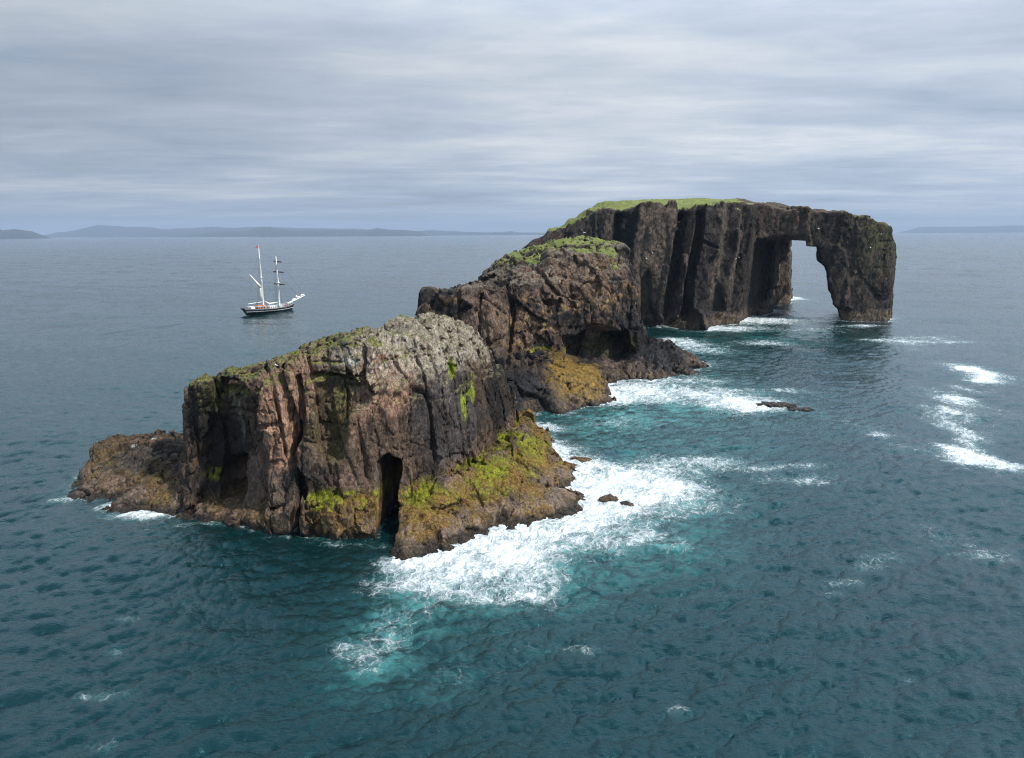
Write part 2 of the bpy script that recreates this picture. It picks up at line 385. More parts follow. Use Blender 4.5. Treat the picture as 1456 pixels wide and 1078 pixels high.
# ================================================================== SEA STACK (near)
def build_near():
    G = grid(-56, 20, 56, 122, -1.8, 25, 0.15)
    # main body
    L0 = [plan(250, 74, 0), at(300, 744)[:2], at(350, 747)[:2], at(440, 764)[:2], at(500, 768)[:2], at(548, 764)[:2], plan(600, 70, 0), plan(660, 76, 0), plan(705, 84, 0), plan(738, 96, 0), plan(744, 104, 0), plan(700, 112, 0), plan(560, 104, 0), plan(380, 92, 0), plan(268, 88, 0)]
    L8 = [plan(261, 76, 8), plan(290, 74, 8), plan(340, 72.6, 8), plan(380, 70.5, 8), plan(440, 69, 8), plan(500, 68.5, 8), plan(560, 69.5, 8), plan(610, 71.5, 8), plan(670, 78, 8), plan(712, 86, 8), plan(730, 97, 8), plan(728, 106, 8), plan(560, 100, 8), plan(380, 90, 8), plan(266, 86, 8)]
    L14 = [plan(262, 76, 14), plan(300, 73, 14), plan(345, 71, 14), plan(385, 70, 14), plan(440, 70, 14), plan(500, 70, 14), plan(560, 71, 14), plan(610, 73, 14), plan(660, 79, 14), plan(698, 87, 14), plan(712, 97, 14), plan(700, 102, 14), plan(560, 96, 14), plan(380, 88, 14), plan(266, 84, 14)]
    L19 = [plan(290, 76, 19), plan(400, 71, 19), plan(500, 71.5, 19), plan(600, 75, 19), plan(650, 81, 19), plan(685, 90, 19), plan(680, 97, 19), plan(560, 94, 19), plan(400, 86, 19)]
    T = [aty(*q) for q in [(262, 575, 78), (285, 541, 77), (285, 548, 73.5), (335, 531, 77), (340, 541, 72.5), (395, 521, 77), (385, 532, 71.5), (415, 504, 76), (430, 494, 77), (430, 504, 71.5), (470, 484, 78), (500, 477, 79), (500, 484, 72), (545, 467, 80), (560, 474, 74), (590, 456, 84), (620, 482, 77), (635, 447, 88), (655, 458, 88), (660, 492, 82), (670, 474, 89), (690, 493, 91), (705, 520, 93), (716, 552, 96), (733, 592, 101), (560, 468, 98), (400, 528, 92), (640, 455, 102), (300, 545, 88)]]
    f = body(G, [(0, L0), (8, L8), (14, L14), (19, L19)], T, 0.7, 4.0)
    # seaweed shelf at the foot, right
    S0 = [at(546, 762), at(549, 790), at(575, 795), at(610, 789), at(640, 783), at(668, 772), at(700, 757), at(745, 750), at(795, 740), at(850, 716), at(812, 690), at(828, 676), at(792, 655), at(795, 642), at(768, 618), at(748, 600), at(735, 590)]
    S0 = [p[:2] for p in S0] + [plan(700, 100, 0), plan(620, 80, 0), plan(560, 72, 0)]
    S5 = [plan(572, 70.2, 4), plan(620, 71.0, 4), plan(680, 76.5, 4), plan(745, 86, 4), plan(765, 98, 4), plan(745, 106, 4), plan(700, 100, 4), plan(600, 78, 4)]
    ST = [at(*q) for q in [(556, 778, 1.3), (580, 775, 1.2), (575, 752, 2.6), (585, 725, 3.6), (580, 700, 4.4), (605, 762, 1.7), (640, 760, 1.7), (630, 725, 3.4), (640, 690, 4.8), (690, 735, 2.2), (700, 705, 3.4), (700, 665, 5.3), (745, 728, 1.9), (760, 690, 2.8), (742, 640, 4.6), (748, 615, 5.2), (800, 712, 1.5), (835, 708, 1.2), (815, 685, .9), (785, 660, 1.5), (770, 635, 1.8), (765, 615, 2.2)]]
    f = smax(f, body(G, [(0, S0), (5, S5)], ST, 0.3, 4.0, 1.15), 0.3)
    # brown plinth below the face
    B0 = [plan(262, 71.5, 0), at(300, 746)[:2], at(350, 749)[:2], at(400, 762)[:2], at(440, 767)[:2], at(500, 770)[:2], at(538, 767)[:2], plan(545, 72, 0), plan(400, 74, 0), plan(270, 78, 0)]
    BT = [at(300, 700, 2.6), at(350, 712, 1.8), at(400, 730, 1.8), at(445, 702, 4.2), at(480, 700, 4.4), at(535, 698, 4.2), at(545, 720, 3.8)]
    f = smax(f, body(G, [(0, B0), (4.5, B0)], BT, 0.5, 4.0), 0.3)
    # low rock on the left
    C0 = [at(97, 712)[:2], at(118, 717)[:2], at(140, 712)[:2], at(160, 712)[:2], at(138, 728)[:2], at(170, 733)[:2], at(205, 730)[:2], at(232, 735)[:2], at(260, 742)[:2], at(300, 744)[:2], plan(330, 78, 0), plan(300, 92, 0), plan(230, 98, 0), plan(165, 97, 0), plan(120, 90, 0), plan(100, 83, 0)]
    CT = [at(*q) for q in [(99, 706, .4), (120, 690, 1.2), (128, 668, 2.2), (150, 660, 2.7), (165, 652, 3.2), (190, 643, 3.7), (215, 638, 4.0), (245, 644, 3.9), (262, 655, 3.7), (180, 672, 3.2), (215, 680, 2.9), (255, 672, 3.4), (170, 695, 2.0), (160, 715, 1.0), (200, 712, 1.4), (240, 710, 1.9), (245, 732, .6), (190, 728, .6), (145, 722, .5), (300, 715, 2.0)]]
    f = smax(f, body(G, [(0, C0), (4, [plan(135, 90, 4), plan(190, 84, 4), plan(250, 79, 4), plan(310, 78, 4), plan(300, 90, 4), plan(220, 96, 4), plan(160, 95, 4)])], CT, 0.35, 4.0, .9), 0.4)
    # carving of the facade
    idx, p = band_pts(G, f, 7.5)
    fb = f[idx]; P2 = p[:, [0, 2]]
    front = p[:, 1] < 84
    wob = np.stack([fbm(p * 0.5, 3, 91), fbm(p * 0.5 + 31, 3, 92)], 1) * 0.55
    Pw = P2 + wob
    def carve(mask, depth): 
        nonlocal fb
        fb = fb - np.where(front, mask * depth, 0)
    F_ = lambda *q: [fx(a, b, 71) for a, b in q]
    carve(poly_mask(Pw, F_((268, 590), (290, 552), (345, 548), (365, 570), (378, 640), (385, 720), (300, 735), (262, 735)), .8), 1.7)
    carve(poly_mask(Pw, F_((302, 668), (334, 662), (342, 700), (338, 730), (298, 725)), .7), 3.6)
    carve(-poly_mask(Pw, F_((376, 540), (418, 545), (418, 600), (405, 650), (390, 655), (374, 600)), 0.4), 0.8)
    carve(seg_mask(Pw, F_((398, 528), (412, 560), (420, 600), (423, 660)), 0.55), 2.2)
    carve(seg_mask(Pw, F_((428, 535), (430, 580), (424, 640), (436, 700), (437, 755)), 0.42), 1.8)
    carve(poly_mask(Pw, F_((452, 550), (475, 535), (515, 545), (528, 570), (500, 590), (490, 640), (465, 645), (450, 600)), 0.6), 1.6)
    carve(seg_mask(Pw, F_((448, 536), (478, 534), (515, 538), (530, 560)), 0.4, .15), 1.6)
    carve(seg_mask(Pw, F_((434, 660), (442, 700), (438, 740)), 0.5), 1.8)
    carve(seg_mask(Pw, F_((512, 484), (520, 520), (516, 535)), 0.35), 1.2)
    carve(-poly_mask(Pw, F_((512, 490), (560, 500), (582, 530), (575, 560), (520, 560)), 0.5), 0.45)
    carve(seg_mask(Pw, F_((625, 545), (628, 600)), 0.25), 0.5)
    P3 = P2 + wob * 0.65
    carve(poly_mask(P3, F_((541, 650), (555, 643), (569, 651), (571, 700), (574, 775), (549, 775), (545, 700)), 0.35), 7.0)
    # broken rock: columns, blocks, chips
    wq = np.stack([vnoise(p * .35, 5), vnoise(p * .35, 6), vnoise(p * .35, 7)], 1) * 0.55
    low = sstep(6.5, 3.0, p[:, 2])
    A = (p + wq) * np.array([0.24, 0.24, 0.10], F); v1, c1, _ = facets(A, 11, .9)
    B = (p + wq * .5) * np.array([0.55, 0.55, 0.34], F) + 7; v2, c2, _ = facets(B, 12, .8)
    near = np.abs(fb) < 1.6
    lo_ = 1 - .55 * sstep(-35, -38, p[:, 0]); v1 = v1 * lo_; v2 = v2 * lo_
    hi = 1 - low; uu = p[:, 0] + .55 * p[:, 1] + .10 * (p[:, 2] - 9) + wq[:, 0] * .9
    b1, j1, _ = panels(uu, p[:, 2] + wq[:, 2], 4.3, 8.5, 401); b2, j2, _ = panels(uu * .97 + 5 + wq[:, 1] * .6, p[:, 2] + .12 * uu, 1.55, 3.0, 403)
    rgt = 1 - .55 * sstep(-9, -5, p[:, 0]); jm = sstep(-.35, .25, fbm(p * .18, 3, 407))
    fb = fb + (.66 * b1 - .9 * j1 * (.25 + .75 * jm) + .26 * b2 - .28 * j2 * jm) * rgt * hi * (1 - .5 * sstep(15, 18, p[:, 2]))
    fb = fb + (0.50 + .35 * low) * v1 + (0.24 + .40 * low) * v2 - (0.35 + .3 * low) * sstep(0.06, 0.0, c1) - (0.25 + .2 * low) * sstep(0.06, 0.0, c2)
    C = p * np.array([1.5, 1.5, 1.0], F) + 3
    k = near; v3, c3, _ = facets(C[k], 13); e3 = np.zeros_like(fb); e3[k] = (0.19 + .12 * low[k]) * v3 - 0.13 * sstep(.08, 0, c3)
    top = sstep(13, 17, p[:, 2])
    fb = fb + e3 * (.38 + .4 * low + top * .9) + 0.04 * fbm(p * 2.2, 3, 44)
    f[idx] = fb
    SHORES.append((G, f[:, :, int(1.8 / .15) + 1].copy()))
    V, Q = surface_nets(G, f); del f
    N = vnormals(V, Q); x, y, z = V[:, 0], V[:, 1], V[:, 2]
    # colour: real stains, growth and rock types
    P = V; n0 = fbm(P * np.array([.35, .35, .15], F), 4, 21); n1 = fbm(P * .8, 4, 22); n2 = fbm(P * 2.5, 3, 23); nv = fbm(P * np.array([.9, .9, .12], F), 3, 24)
    _, _, cr = facets((P + n1[:, None] * .8) * np.array([.3, .3, .16], F), 31)
    base = np.tile(np.array([.098, .068, .050], F), (len(V), 1))
    base = mixc(base, (.028, .025, .024), sstep(.35, .75, cr + n0 * .5))
    base = mixc(base, (.16, .105, .080), sstep(.72, .9, cr - n0 * .4) * .8)
    wv = np.stack([vnoise(P * .35, 5), vnoise(P * .35, 6), vnoise(P * .35, 7)], 1) * 0.55
    _, _, k1 = facets((P + wv) * np.array([0.24, 0.24, 0.10], F), 11, .9); _, _, k2 = facets((P + wv * .5) * np.array([0.55, 0.55, 0.34], F) + 7, 12, .8)
    uu = P[:, 0] + .55 * P[:, 1] + .10 * (P[:, 2] - 9) + wv[:, 0] * .9; _, _, k3 = panels(uu, P[:, 2] + wv[:, 2], 4.3, 8.5, 401); _, _, k4 = panels(uu * .97 + 5 + wv[:, 1] * .6, P[:, 2] + .12 * uu, 1.55, 3.0, 403)
    tone = ((.80 + .4 * k1) * (.85 + .3 * k2) * (.70 + .6 * k3) * (.82 + .36 * k4))[:, None]
    def zone(px, py, d, r, amt=1.0, ns=.35): return np.clip(sstep(.25, .6, blob(P, aty(px, py, d), r) + ns * n1 * .6) * amt, 0, 1)
    base = mixc(base, (.27, .165, .115), np.maximum.reduce([zone(398, 600, 70, (2.1, 4, 5)), zone(400, 545, 71, (2.2, 4, 1.6), .7), zone(550, 535, 71, (3.6, 4.5, 4.6), .9), zone(440, 520, 71, (3, 4, 2.5), .6), zone(515, 565, 71, (1.0, 4, 5.0), .6), zone(430, 560, 71, (1.4, 4, 3.4), .7), zone(490, 600, 70, (1.6, 4, 3), .5)]))
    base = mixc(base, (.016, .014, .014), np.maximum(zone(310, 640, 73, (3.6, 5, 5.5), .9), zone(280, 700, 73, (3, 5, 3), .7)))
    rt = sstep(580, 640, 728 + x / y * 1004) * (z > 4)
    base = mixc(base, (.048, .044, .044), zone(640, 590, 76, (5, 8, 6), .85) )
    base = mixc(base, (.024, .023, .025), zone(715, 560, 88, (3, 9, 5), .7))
    base = base * tone
    # pale lichened crest
    up = N[:, 2]
    crest = sstep(14.0, 17.2, z + n1 * 1.6 + up * 1.2) * sstep(-22, -14, x) 
    base = mixc(base, (.40, .355, .29), crest * sstep(-.35, .5, up + n2 * .5) * .85)
    base = mixc(base, (.18, .16, .10), sstep(.3, .75, up + n1 * .4) * sstep(11, 13, z) * .7)
    # moss
    green = sstep(.45, .85, up + n1 * .5) * sstep(11.5, 13.5, z) * sstep(-.1, .25, n0 + .25 * (x < -17)) * sstep(-8, -12, x)
    base = mixc(base, (.15, .155, .035), green * .9)
    streak = lambda px, py, d, r: zone(px, py, d, r, 1.0, .1) * sstep(-.35, .25, nv + n2 * .3)
    st = np.maximum.reduce([streak(643, 523, 79, (.5, 3, 1.5)), streak(661, 570, 80, (.65, 3, 3.0)), streak(630, 560, 78, (.35, 3, 3.0)), streak(672, 550, 81, (.3, 3, 2))])
    base = mixc(base, (.20, .24, .02), st)
    base = mixc(base, (.085, .09, .025), np.maximum(zone(478, 600, 71, (2.5, 4, 5), .55), zone(295, 560, 74, (2.2, 4, 2.5), .7)) * sstep(-.3, .4, nv))
    base = mixc(base, (.30, .29, .24), streak(337, 600, 73, (.3, 4, 2.8)) * .8 + streak(328, 585, 73, (.22, 4, 2.2)) * .5)
    base = mixc(base, (.42, .41, .38), zone(497, 515, 71, (.8, 3, .6), .6, .6))
    # tidal growth
    lf = sstep(-19, -22, x) * sstep(-40, -36, x); tide = sstep(4.9, 3.6, z + n1 * 1.1 + lf * 2.2 + sstep(-36, -40, x) * .9)
    shelf = sstep(-19, -14, x)
    ora = mixc(np.tile(np.array([.17, .10, .026], F), (len(V), 1)), (.075, .055, .028), sstep(-.2, .5, n0 + n2 * .4))
    ora = mixc(ora, (.22, .15, .03), sstep(-.1, .5, n1) * .8); ora = mixc(ora, (.21, .19, .02), sstep(1.8, 3.2, z + n1) * sstep(-.2, .4, n0 + n2 * .6) * sstep(-15, -11, x) * .8)
    ora = mixc(ora, (.060, .043, .030), sstep(-19, -22, x) * (.62 + .4 * n0))
    w8 = (tide * (0.35 + 0.65 * np.maximum(sstep(0, .5, up + n2 * .3), .55 * shelf)))[:, None]
    base = base * (1 - w8) + ora * w8
    gy = np.maximum.reduce([zone(490, 712, 67, (4.6, 3, 1.0), 1, .4), zone(605, 705, 71, (3.2, 3.2, 1.7), 1, .4), zone(735, 635, 86, (3.4, 5, 1.8), 1, .5), zone(670, 672, 77, (5, 4.5, 1.6), 1, .5), zone(168, 665, 84, (1.8, 2.4, 1), .8, .5), zone(300, 680, 73, (2, 3, .8), .6, .5)])
    base = mixc(base, (.19, .20, .018), gy * sstep(-.3, .25, n2 + n1 * .8 + up * .45))
    # barnacle band and black wet line
    barn = sstep(2.3, 1.5, z + n1 * .5) * sstep(.2, .7, z)
    base = mixc(base, (.19, .135, .105), barn * .8 * sstep(-.3, .4, n2 + n0))
    base = mixc(base, (.022, .018, .015), sstep(.95, .35, z + n2 * .35 + n1 * .3) * .9)
    base = mixc(base, (.055, .05, .048), zone(225, 645, 86, (5, 6, 1.4), .85, .4))
    base = mixc(base, (.55, .54, .5), zone(205, 631, 88, (1.3, 2, .25), .7, .8))
    wet = np.clip(sstep(5.0, 1.0, z + n1), 0, 1) * .8
    o = mesh_np('sea_stack', V, Q, ROCK1, np.concatenate([base, wet[:, None]], 1))
    tag(o, 'low broad brown sea stack in front with yellow green algae and a dark slot cave', 'sea stack')
    return o

# ================================================================== SEA STACK (middle)
def build_mid():
    G = grid(-27, 58, 108, 192, -1.8, 34, 0.27)
    A0 = [plan(597, 131, 0), plan(660, 126, 0), plan(710, 127, 0), plan(760, 138, 0), plan(860, 141, 0), plan(900, 145, 0), plan(930, 152, 0), plan(930, 170, 0), plan(860, 185, 0), plan(700, 182, 0), plan(612, 152, 0)]
    A12 = [plan(596, 132, 14), plan(660, 128, 14), plan(712, 130, 14), plan(728, 137, 14), plan(800, 142, 14), plan(880, 145, 14), plan(902, 151, 14), plan(900, 172, 14), plan(860, 184, 14), plan(700, 180, 14), plan(612, 150, 14)]
    A20 = [plan(598, 133, 20), plan(660, 131, 20), plan(716, 132, 20), plan(740, 140, 20), plan(800, 144, 20), plan(870, 146, 20), plan(898, 152, 20), plan(896, 170, 20), plan(850, 180, 20), plan(690, 176, 20), plan(620, 150, 20)]
    A27 = [plan(640, 140, 27), plan(700, 146, 27), plan(760, 148, 27), plan(860, 149, 27), plan(888, 155, 27), plan(885, 168, 27), plan(760, 170, 27), plan(680, 165, 27)]
    T = [aty(*q) for q in [(596, 445, 135), (604, 424, 136), (622, 410, 137), (640, 408, 134), (690, 407, 135), (718, 408, 134), (690, 404, 146), (722, 392, 152), (716, 405, 141), (745, 366, 158), (768, 352, 160), (740, 380, 150), (800, 341, 162), (830, 339, 162), (800, 356, 149), (860, 343, 160), (850, 358, 148), (884, 352, 158), (893, 366, 156), (898, 378, 153), (880, 375, 148), (760, 385, 144), (650, 440, 160), (760, 360, 178), (850, 350, 178), (610, 445, 150)]]
    f = body(G, [(0, A0), (14, A12), (20, A20), (27, A27)], T, 1.0, 4.0)
    # ochre bench on the near side
    B0 = [at(738, 594), at(765, 588), at(800, 586), at(835, 577), at(866, 570), at(858, 556), at(852, 540)]
    B0 = [plan(700, 112, 0)] + [p[:2] for p in B0] + [plan(840, 152, 0), plan(740, 142, 0), plan(690, 128, 0)]
    BT = [at(*q) for q in [(712, 500, 9.0), (712, 540, 6.5), (730, 560, 4.6), (750, 575, 2.2), (740, 520, 7.8), (775, 508, 7.6), (770, 540, 5.6), (800, 508, 7.2), (800, 560, 3.6), (835, 508, 7.0), (848, 530, 4.5), (840, 560, 2.0), (860, 565, .9), (820, 575, 1.2), (780, 583, 1.0), (850, 512, 6.8)]]
    f = smax(f, body(G, [(0, B0), (7, [plan(700, 120, 6), plan(740, 122, 6), plan(790, 128, 6), plan(845, 136, 6), plan(848, 152, 6), plan(740, 145, 6)])], BT, 0.5, 4.0, 1.5), 0.4)
    # black toe reaching out to the right
    C0 = [at(856, 537), at(880, 541), at(915, 541), at(950, 541), at(975, 535), at(1004, 524), at(1000, 515)]
    C0 = [p[:2] for p in C0] + [plan(985, 168, 0), plan(930, 178, 0), plan(860, 170, 0)]
    CT = [aty(*q) for q in [(870, 470, 148), (900, 468, 150), (925, 482, 153), (905, 500, 150), (945, 497, 156), (965, 506, 158), (985, 513, 160), (1003, 520, 161), (920, 525, 149), (960, 528, 151), (880, 528, 147), (990, 525, 156), (930, 485, 170), (870, 465, 165)]]
    f = smax(f, body(G, [(0, C0), (8, [plan(870, 145, 8), plan(905, 147, 8), plan(940, 155, 8), plan(950, 166, 8), plan(900, 170, 8)])], CT, 0.6, 4.0), 0.5)
    idx, p = band_pts(G, f, 7.0); fb = f[idx]; P2 = p[:, [0, 2]]
    wob = np.stack([fbm(p * 0.3, 3, 191), fbm(p * 0.3 + 31, 3, 192)], 1) * 1.0
    Pw = P2 + wob; front = p[:, 1] < 160
    def carve(mask, depth):
        nonlocal fb
        fb = fb - np.where(front, mask * depth, 0)
    F_ = lambda y_, *q: [fx(a, b, y_) for a, b in q]
    carve(poly_mask(Pw, F_(145, (800, 478), (845, 464), (895, 478), (905, 505), (880, 525), (800, 508)), 1.5), 6.0)
    carve(poly_mask(Pw, F_(143, (770, 430), (815, 425), (815, 445), (775, 450)), 1.2), 1.6)
    carve(seg_mask(Pw, F_(134, (684, 415), (680, 460), (683, 505)), .5, .5), 2.2)
    carve(seg_mask(Pw, F_(134, (722, 415), (728, 450), (722, 500)), .6, .5), 1.8)
    carve(seg_mask(Pw, F_(134, (660, 425), (655, 460), (650, 500)), .4, .5), 1.2)
    carve(seg_mask(Pw, F_(145, (700, 470), (760, 462), (850, 462)), .5, .8), 1.0)
    carve(seg_mask(Pw, F_(146, (730, 400), (790, 392), (840, 405), (890, 398)), .4, .8), .9)
    wq = np.stack([vnoise(p * .22, 5), vnoise(p * .22, 6), vnoise(p * .22, 7)], 1) * 1.1
    A = (p + wq) * np.array([0.17, 0.17, 0.11], F) + 1; v1, c1, _ = facets(A, 211)
    B = (p + wq * .4) * np.array([0.42, 0.42, 0.30], F) + 7; v2, c2, _ = facets(B, 212)
    C = p * np.array([1.0, 1.0, .75], F) + 3; v3, c3, _ = facets(C, 213)
    soft = sstep(26, 28, p[:, 2] + 0 * p[:, 0])
    fb = fb + (1.2 * v1 + .7 * v2 - .8 * sstep(.07, 0, c1) - .45 * sstep(.06, 0, c2)) * (1 - .6 * soft) + .34 * v3 * (1 - .3 * soft) + .14 * fbm(p * 1.2, 3, 244)
    f[idx] = fb
    SHORES.append((G, f[:, :, int(1.8 / .27) + 1].copy()))
    V, Q = surface_nets(G, f); del f
    N = vnormals(V, Q); z = V[:, 2]; x = V[:, 0]; up = N[:, 2]; P = V
    n0 = fbm(P * .16, 4, 221); n1 = fbm(P * .45, 4, 222); n2 = fbm(P * 1.4, 3, 223); nv = fbm(P * np.array([.5, .5, .12], F), 3, 224)
    _, _, cr = facets((P + n1[:, None] * 1.2) * .25, 231)
    base = np.tile(np.array([.072, .052, .040], F), (len(V), 1))
    base = mixc(base, (.022, .020, .021), sstep(.22, .6, cr + n0 * .6))
    base = mixc(base, (.15, .105, .085), sstep(.7, .9, cr - n0 * .4) * .7)
    def zone(px, py, d, r, amt=1.0, ns=.35): return np.clip(sstep(.25, .6, blob(P, aty(px, py, d), r) + ns * n1 * .6) * amt, 0, 1)
    pink = np.maximum.reduce([zone(700, 450, 134, (5, 6, 5), .7, .8), zone(800, 400, 146, (10, 9, 5), .65, .9), zone(850, 375, 150, (8, 9, 3.5), .6, .8)])
    base = mixc(base, (.175, .120, .090), pink)
    gold = np.maximum.reduce([zone(870, 415, 147, (5, 6, 4), .9, 1.4), zone(750, 455, 140, (7, 7, 4), .9, 1.4), zone(720, 490, 135, (4, 6, 4), .8, 1.3), zone(830, 440, 145, (5, 6, 2), .7, 1.4)]) * sstep(.0, .35, n2 + n1 * .5)
    base = mixc(base, (.26, .17, .085), gold * .85)
    base = mixc(base, (.018, .017, .019), np.maximum(zone(935, 505, 152, (10, 9, 6), 1, .2), zone(735, 545, 124, (6, 9, 4), .95, .3)))
    base = mixc(base, (.035, .045, .012), zone(870, 490, 147, (6, 8, 3), .6, .8))
    och = sstep(9.5, 7.5, z + n1) * sstep(.1, .5, up + n2 * .3) * zone(805, 540, 133, (9.5, 13, 6), 1, .5)
    base = mixc(base, (.20, .125, .025), np.clip(och * 1.1, 0, 1))
    base = mixc(base, (.26, .27, .02), zone(768, 553, 124, (1.6, 2.5, 1), .9, .6) + 0.5 * zone(770, 500, 141, (6, 4, 1.2), .8, .8))
    base = mixc(base, (.14, .092, .05), sstep(2.6, 1.2, z + n1 * .9) * .6 * sstep(-.3, .4, n2))
    base = mixc(base, (.03, .025, .02), sstep(.9, .2, z + n2 * .4) * .85)
    base = mixc(base, (.20, .18, .14), sstep(.4, .8, up + n2 * .4) * sstep(19, 21, z) * .6)
    wet = sstep(8, 2, z + n1 * 2) * .8
    lip = np.array([aty(800, 356, 150)[1]])
    gm = (up + n1 * .25 > .62) & (z + n0 * 2.5 > 22.8) & (V[:, 1] > 148.5 + n1 * 2.5) & (x < 23 + n1 * 4) & (x > -9)
    V = V.copy(); V[:, 2] += gm * (.30 * (1 - 2 * np.abs(fbm(P * .9, 3, 81))) + .16 * n2)
    gq = gm[Q].sum(1) >= 3
    root = mesh_np('sea_stack', V, Q[~gq], ROCK2, np.concatenate([base, wet[:, None]], 1))
    tag(root, 'grass topped rugged middle stack with a black cave and a low ochre ledge', 'sea stack')
    mesh_np('grass_cap', V, Q[gq], TURF, None, parent=root)
    return root

# ================================================================== SEA ARCH (far)
def build_arch():
    G = grid(-4, 152, 206, 352, -1.8, 47, 0.47)
    front = [(742, 236), (775, 229), (850, 226), (925, 231), (1000, 231), (1040, 236), (1075, 246), (1120, 246), (1190, 243), (1225, 241), (1262, 241)]
    A0 = [plan(a, b, 0) for a, b in front] + [plan(1268, 250, 0), plan(1262, 262, 0), plan(1210, 268, 0), plan(1128, 330, 0), plan(1120, 345, 0), plan(1060, 345, 0), plan(950, 320, 0), plan(820, 290, 0), plan(745, 255, 0)]
    front2 = [(775, 236), (800, 230), (850, 228), (925, 231), (1000, 232), (1040, 236), (1075, 245), (1120, 245), (1190, 243), (1225, 241), (1268, 242)]
    A20 = [plan(728, 240, 20)] + [plan(a, b, 20) for a, b in front2] + [plan(1274, 250, 20), plan(1270, 262, 20), plan(1210, 268, 20), plan(1128, 330, 20), plan(1118, 345, 20), plan(1060, 345, 20), plan(950, 320, 20), plan(810, 290, 20), plan(736, 262, 20)]
    front3 = [(815, 240), (850, 232), (925, 233), (1000, 234), (1040, 238), (1075, 244), (1120, 244), (1190, 243), (1225, 242), (1252, 243)]
    A40 = [plan(a, b, 36) for a, b in front3] + [plan(1258, 250, 36), plan(1252, 262, 36), plan(1210, 268, 36), plan(1120, 285, 36), plan(1040, 310, 36), plan(950, 312, 36), plan(840, 290, 36), plan(800, 262, 36)]
    def left(z, pa, pb): return [plan(pa, 238, z), plan(pb, 233, z)] + [plan(a, b, z) for a, b in front2[3:]] + [plan(1274 - max(0, z - 26) * 1.6, 250, z), plan(1268 - max(0, z - 26) * 1.6, 262, z), plan(1210, 268, z), plan(1124, 310, z), plan(1060, 335, z), plan(950, 316, z), plan(pa + 70, 290, z), plan(pa + 8, 258, z)]
    A26 = left(26, 742, 790); A32 = left(31, 776, 815)
    T = [aty(*q) for q in [(728, 362, 242), (742, 354, 240), (742, 352, 255), (765, 336, 255), (760, 340, 240), (790, 325, 240), (802, 322, 232), (820, 312, 240), (835, 306, 232), (850, 297, 245), (865, 296, 234), (880, 287, 262), (925, 285, 270), (925, 293, 233), (980, 284, 272), (975, 295, 233), (1010, 291, 234), (1040, 285, 268), (1045, 287, 238), (1075, 290, 246), (1075, 289, 260), (1120, 294, 246), (1180, 298, 245), (1198, 299, 245), (1208, 305, 244), (1228, 307, 244), (1250, 314, 244), (1262, 322, 245), (1272, 334, 247), (1180, 300, 262), (1245, 316, 258), (820, 312, 275), (900, 292, 305), (1040, 292, 310), (1118, 330, 330), (1090, 300, 300)]]
    f = body(G, [(0, A0), (20, A20), (26, A26), (31, A32), (38, A40)], T, 0.9, 4.0)
    # tunnel of the arch, open towards the sea on the right behind
    X = G['X']; Y = G['Y']
    roofpts = np.array([(1062, 385), (1070, 352), (1080, 342), (1095, 339), (1118, 335), (1124, 340), (1146, 341)])
    for j, z in enumerate(G['z']):
        # right jamb (leg) steps out as it rises
        jz = np.interp(z, [aty(0, q, 244)[2] for q in (462, 440, 425, 418, 392, 382, 377, 376, 357, 356, 341, 340)], [1197, 1190, 1187, 1182, 1180, 1172, 1164, 1164, 1164, 1149, 1148, 1120])
        zz = min(z, 27.5)
        a = plan(jz, 243, zz); b_dir = np.array([0.455, 1.0]); b_dir /= np.linalg.norm(b_dir)
        sR = -((X - a[0]) * b_dir[1] - (Y - a[1]) * b_dir[0])            # positive to the left of the jamb
        # left wall: front corner leans back with height, then recedes
        lz = np.interp(z, [aty(0, q, 250)[2] for q in (452, 400, 352, 342)], [1054, 1061, 1070, 1078])
        p0 = plan(lz, 244, zz); p1 = plan(1103 + (zz > 8) * 6, 300, zz)
        d1 = (p1 - p0) / np.linalg.norm(p1 - p0)
        sL = ((X - p0[0]) * d1[1] - (Y - p0[1]) * d1[0])
        p2 = plan(1122, 322, zz) if z > 6 else plan(1118, 322, zz)
        pk = plan(1096, 296, zz); d2 = (p2 - pk) / np.linalg.norm(p2 - pk)
        sB = ((X - p2[0]) * 0.99 - (Y - p2[1]) * 0.42) * 0.93 + 0.0
        s = np.minimum(sR, np.where(Y < 300, sL, np.minimum(sL, 9) * 0 + ((X - plan(1122, 300, zz)[0]) * 0.92 - (Y - 300) * 0.392)))
        roofz = 28.0 + 0.0 * X
        s = np.minimum(s, np.minimum((roofz - z) * 0.9, 40 + 0 * X))
        f[:, :, j] = np.minimum(f[:, :, j], -s)
    # low skirt of broken rock at the foot
    K0 = [at(925, 466), at(950, 467), at(985, 471), at(1015, 465), at(1035, 462), at(1058, 455), at(1058, 449)]
    K0 = [p_[:2] for p_ in K0] + [plan(1045, 250, 0), plan(930, 244, 0)]
    KT = [at(940, 460, 1.2), at(960, 460, 1.5), at(985, 462, 1.8), at(1000, 452, 3.6), at(1008, 455, 3.2), at(1020, 455, 2.4), at(1035, 452, 3.4), at(1046, 444, 4.5), at(1055, 450, 2.5), at(900, 455, 1)]
    f = smax(f, body(G, [(0, K0), (4, K0)], KT, 0.8, 4.0), 0.4)
    K1 = [at(1062, 446)[:2], at(1082, 449)[:2], at(1100, 445)[:2], plan(1100, 280, 0), plan(1070, 275, 0)]
    f = smax(f, body(G, [(0, K1), (9, [plan(1085, 266, 9), plan(1101, 268, 9), plan(1103, 290, 9), plan(1080, 290, 9)])], [at(1065, 440, 2), at(1085, 441, 1.5), at(1095, 425, 7.5), at(1100, 436, 2.5)], 0.8, 4.0), 0.4)
    idx, p = band_pts(G, f, 10.0); fb = f[idx]
    # the facade: a saw-tooth of leaning buttresses
    kk = 0.13
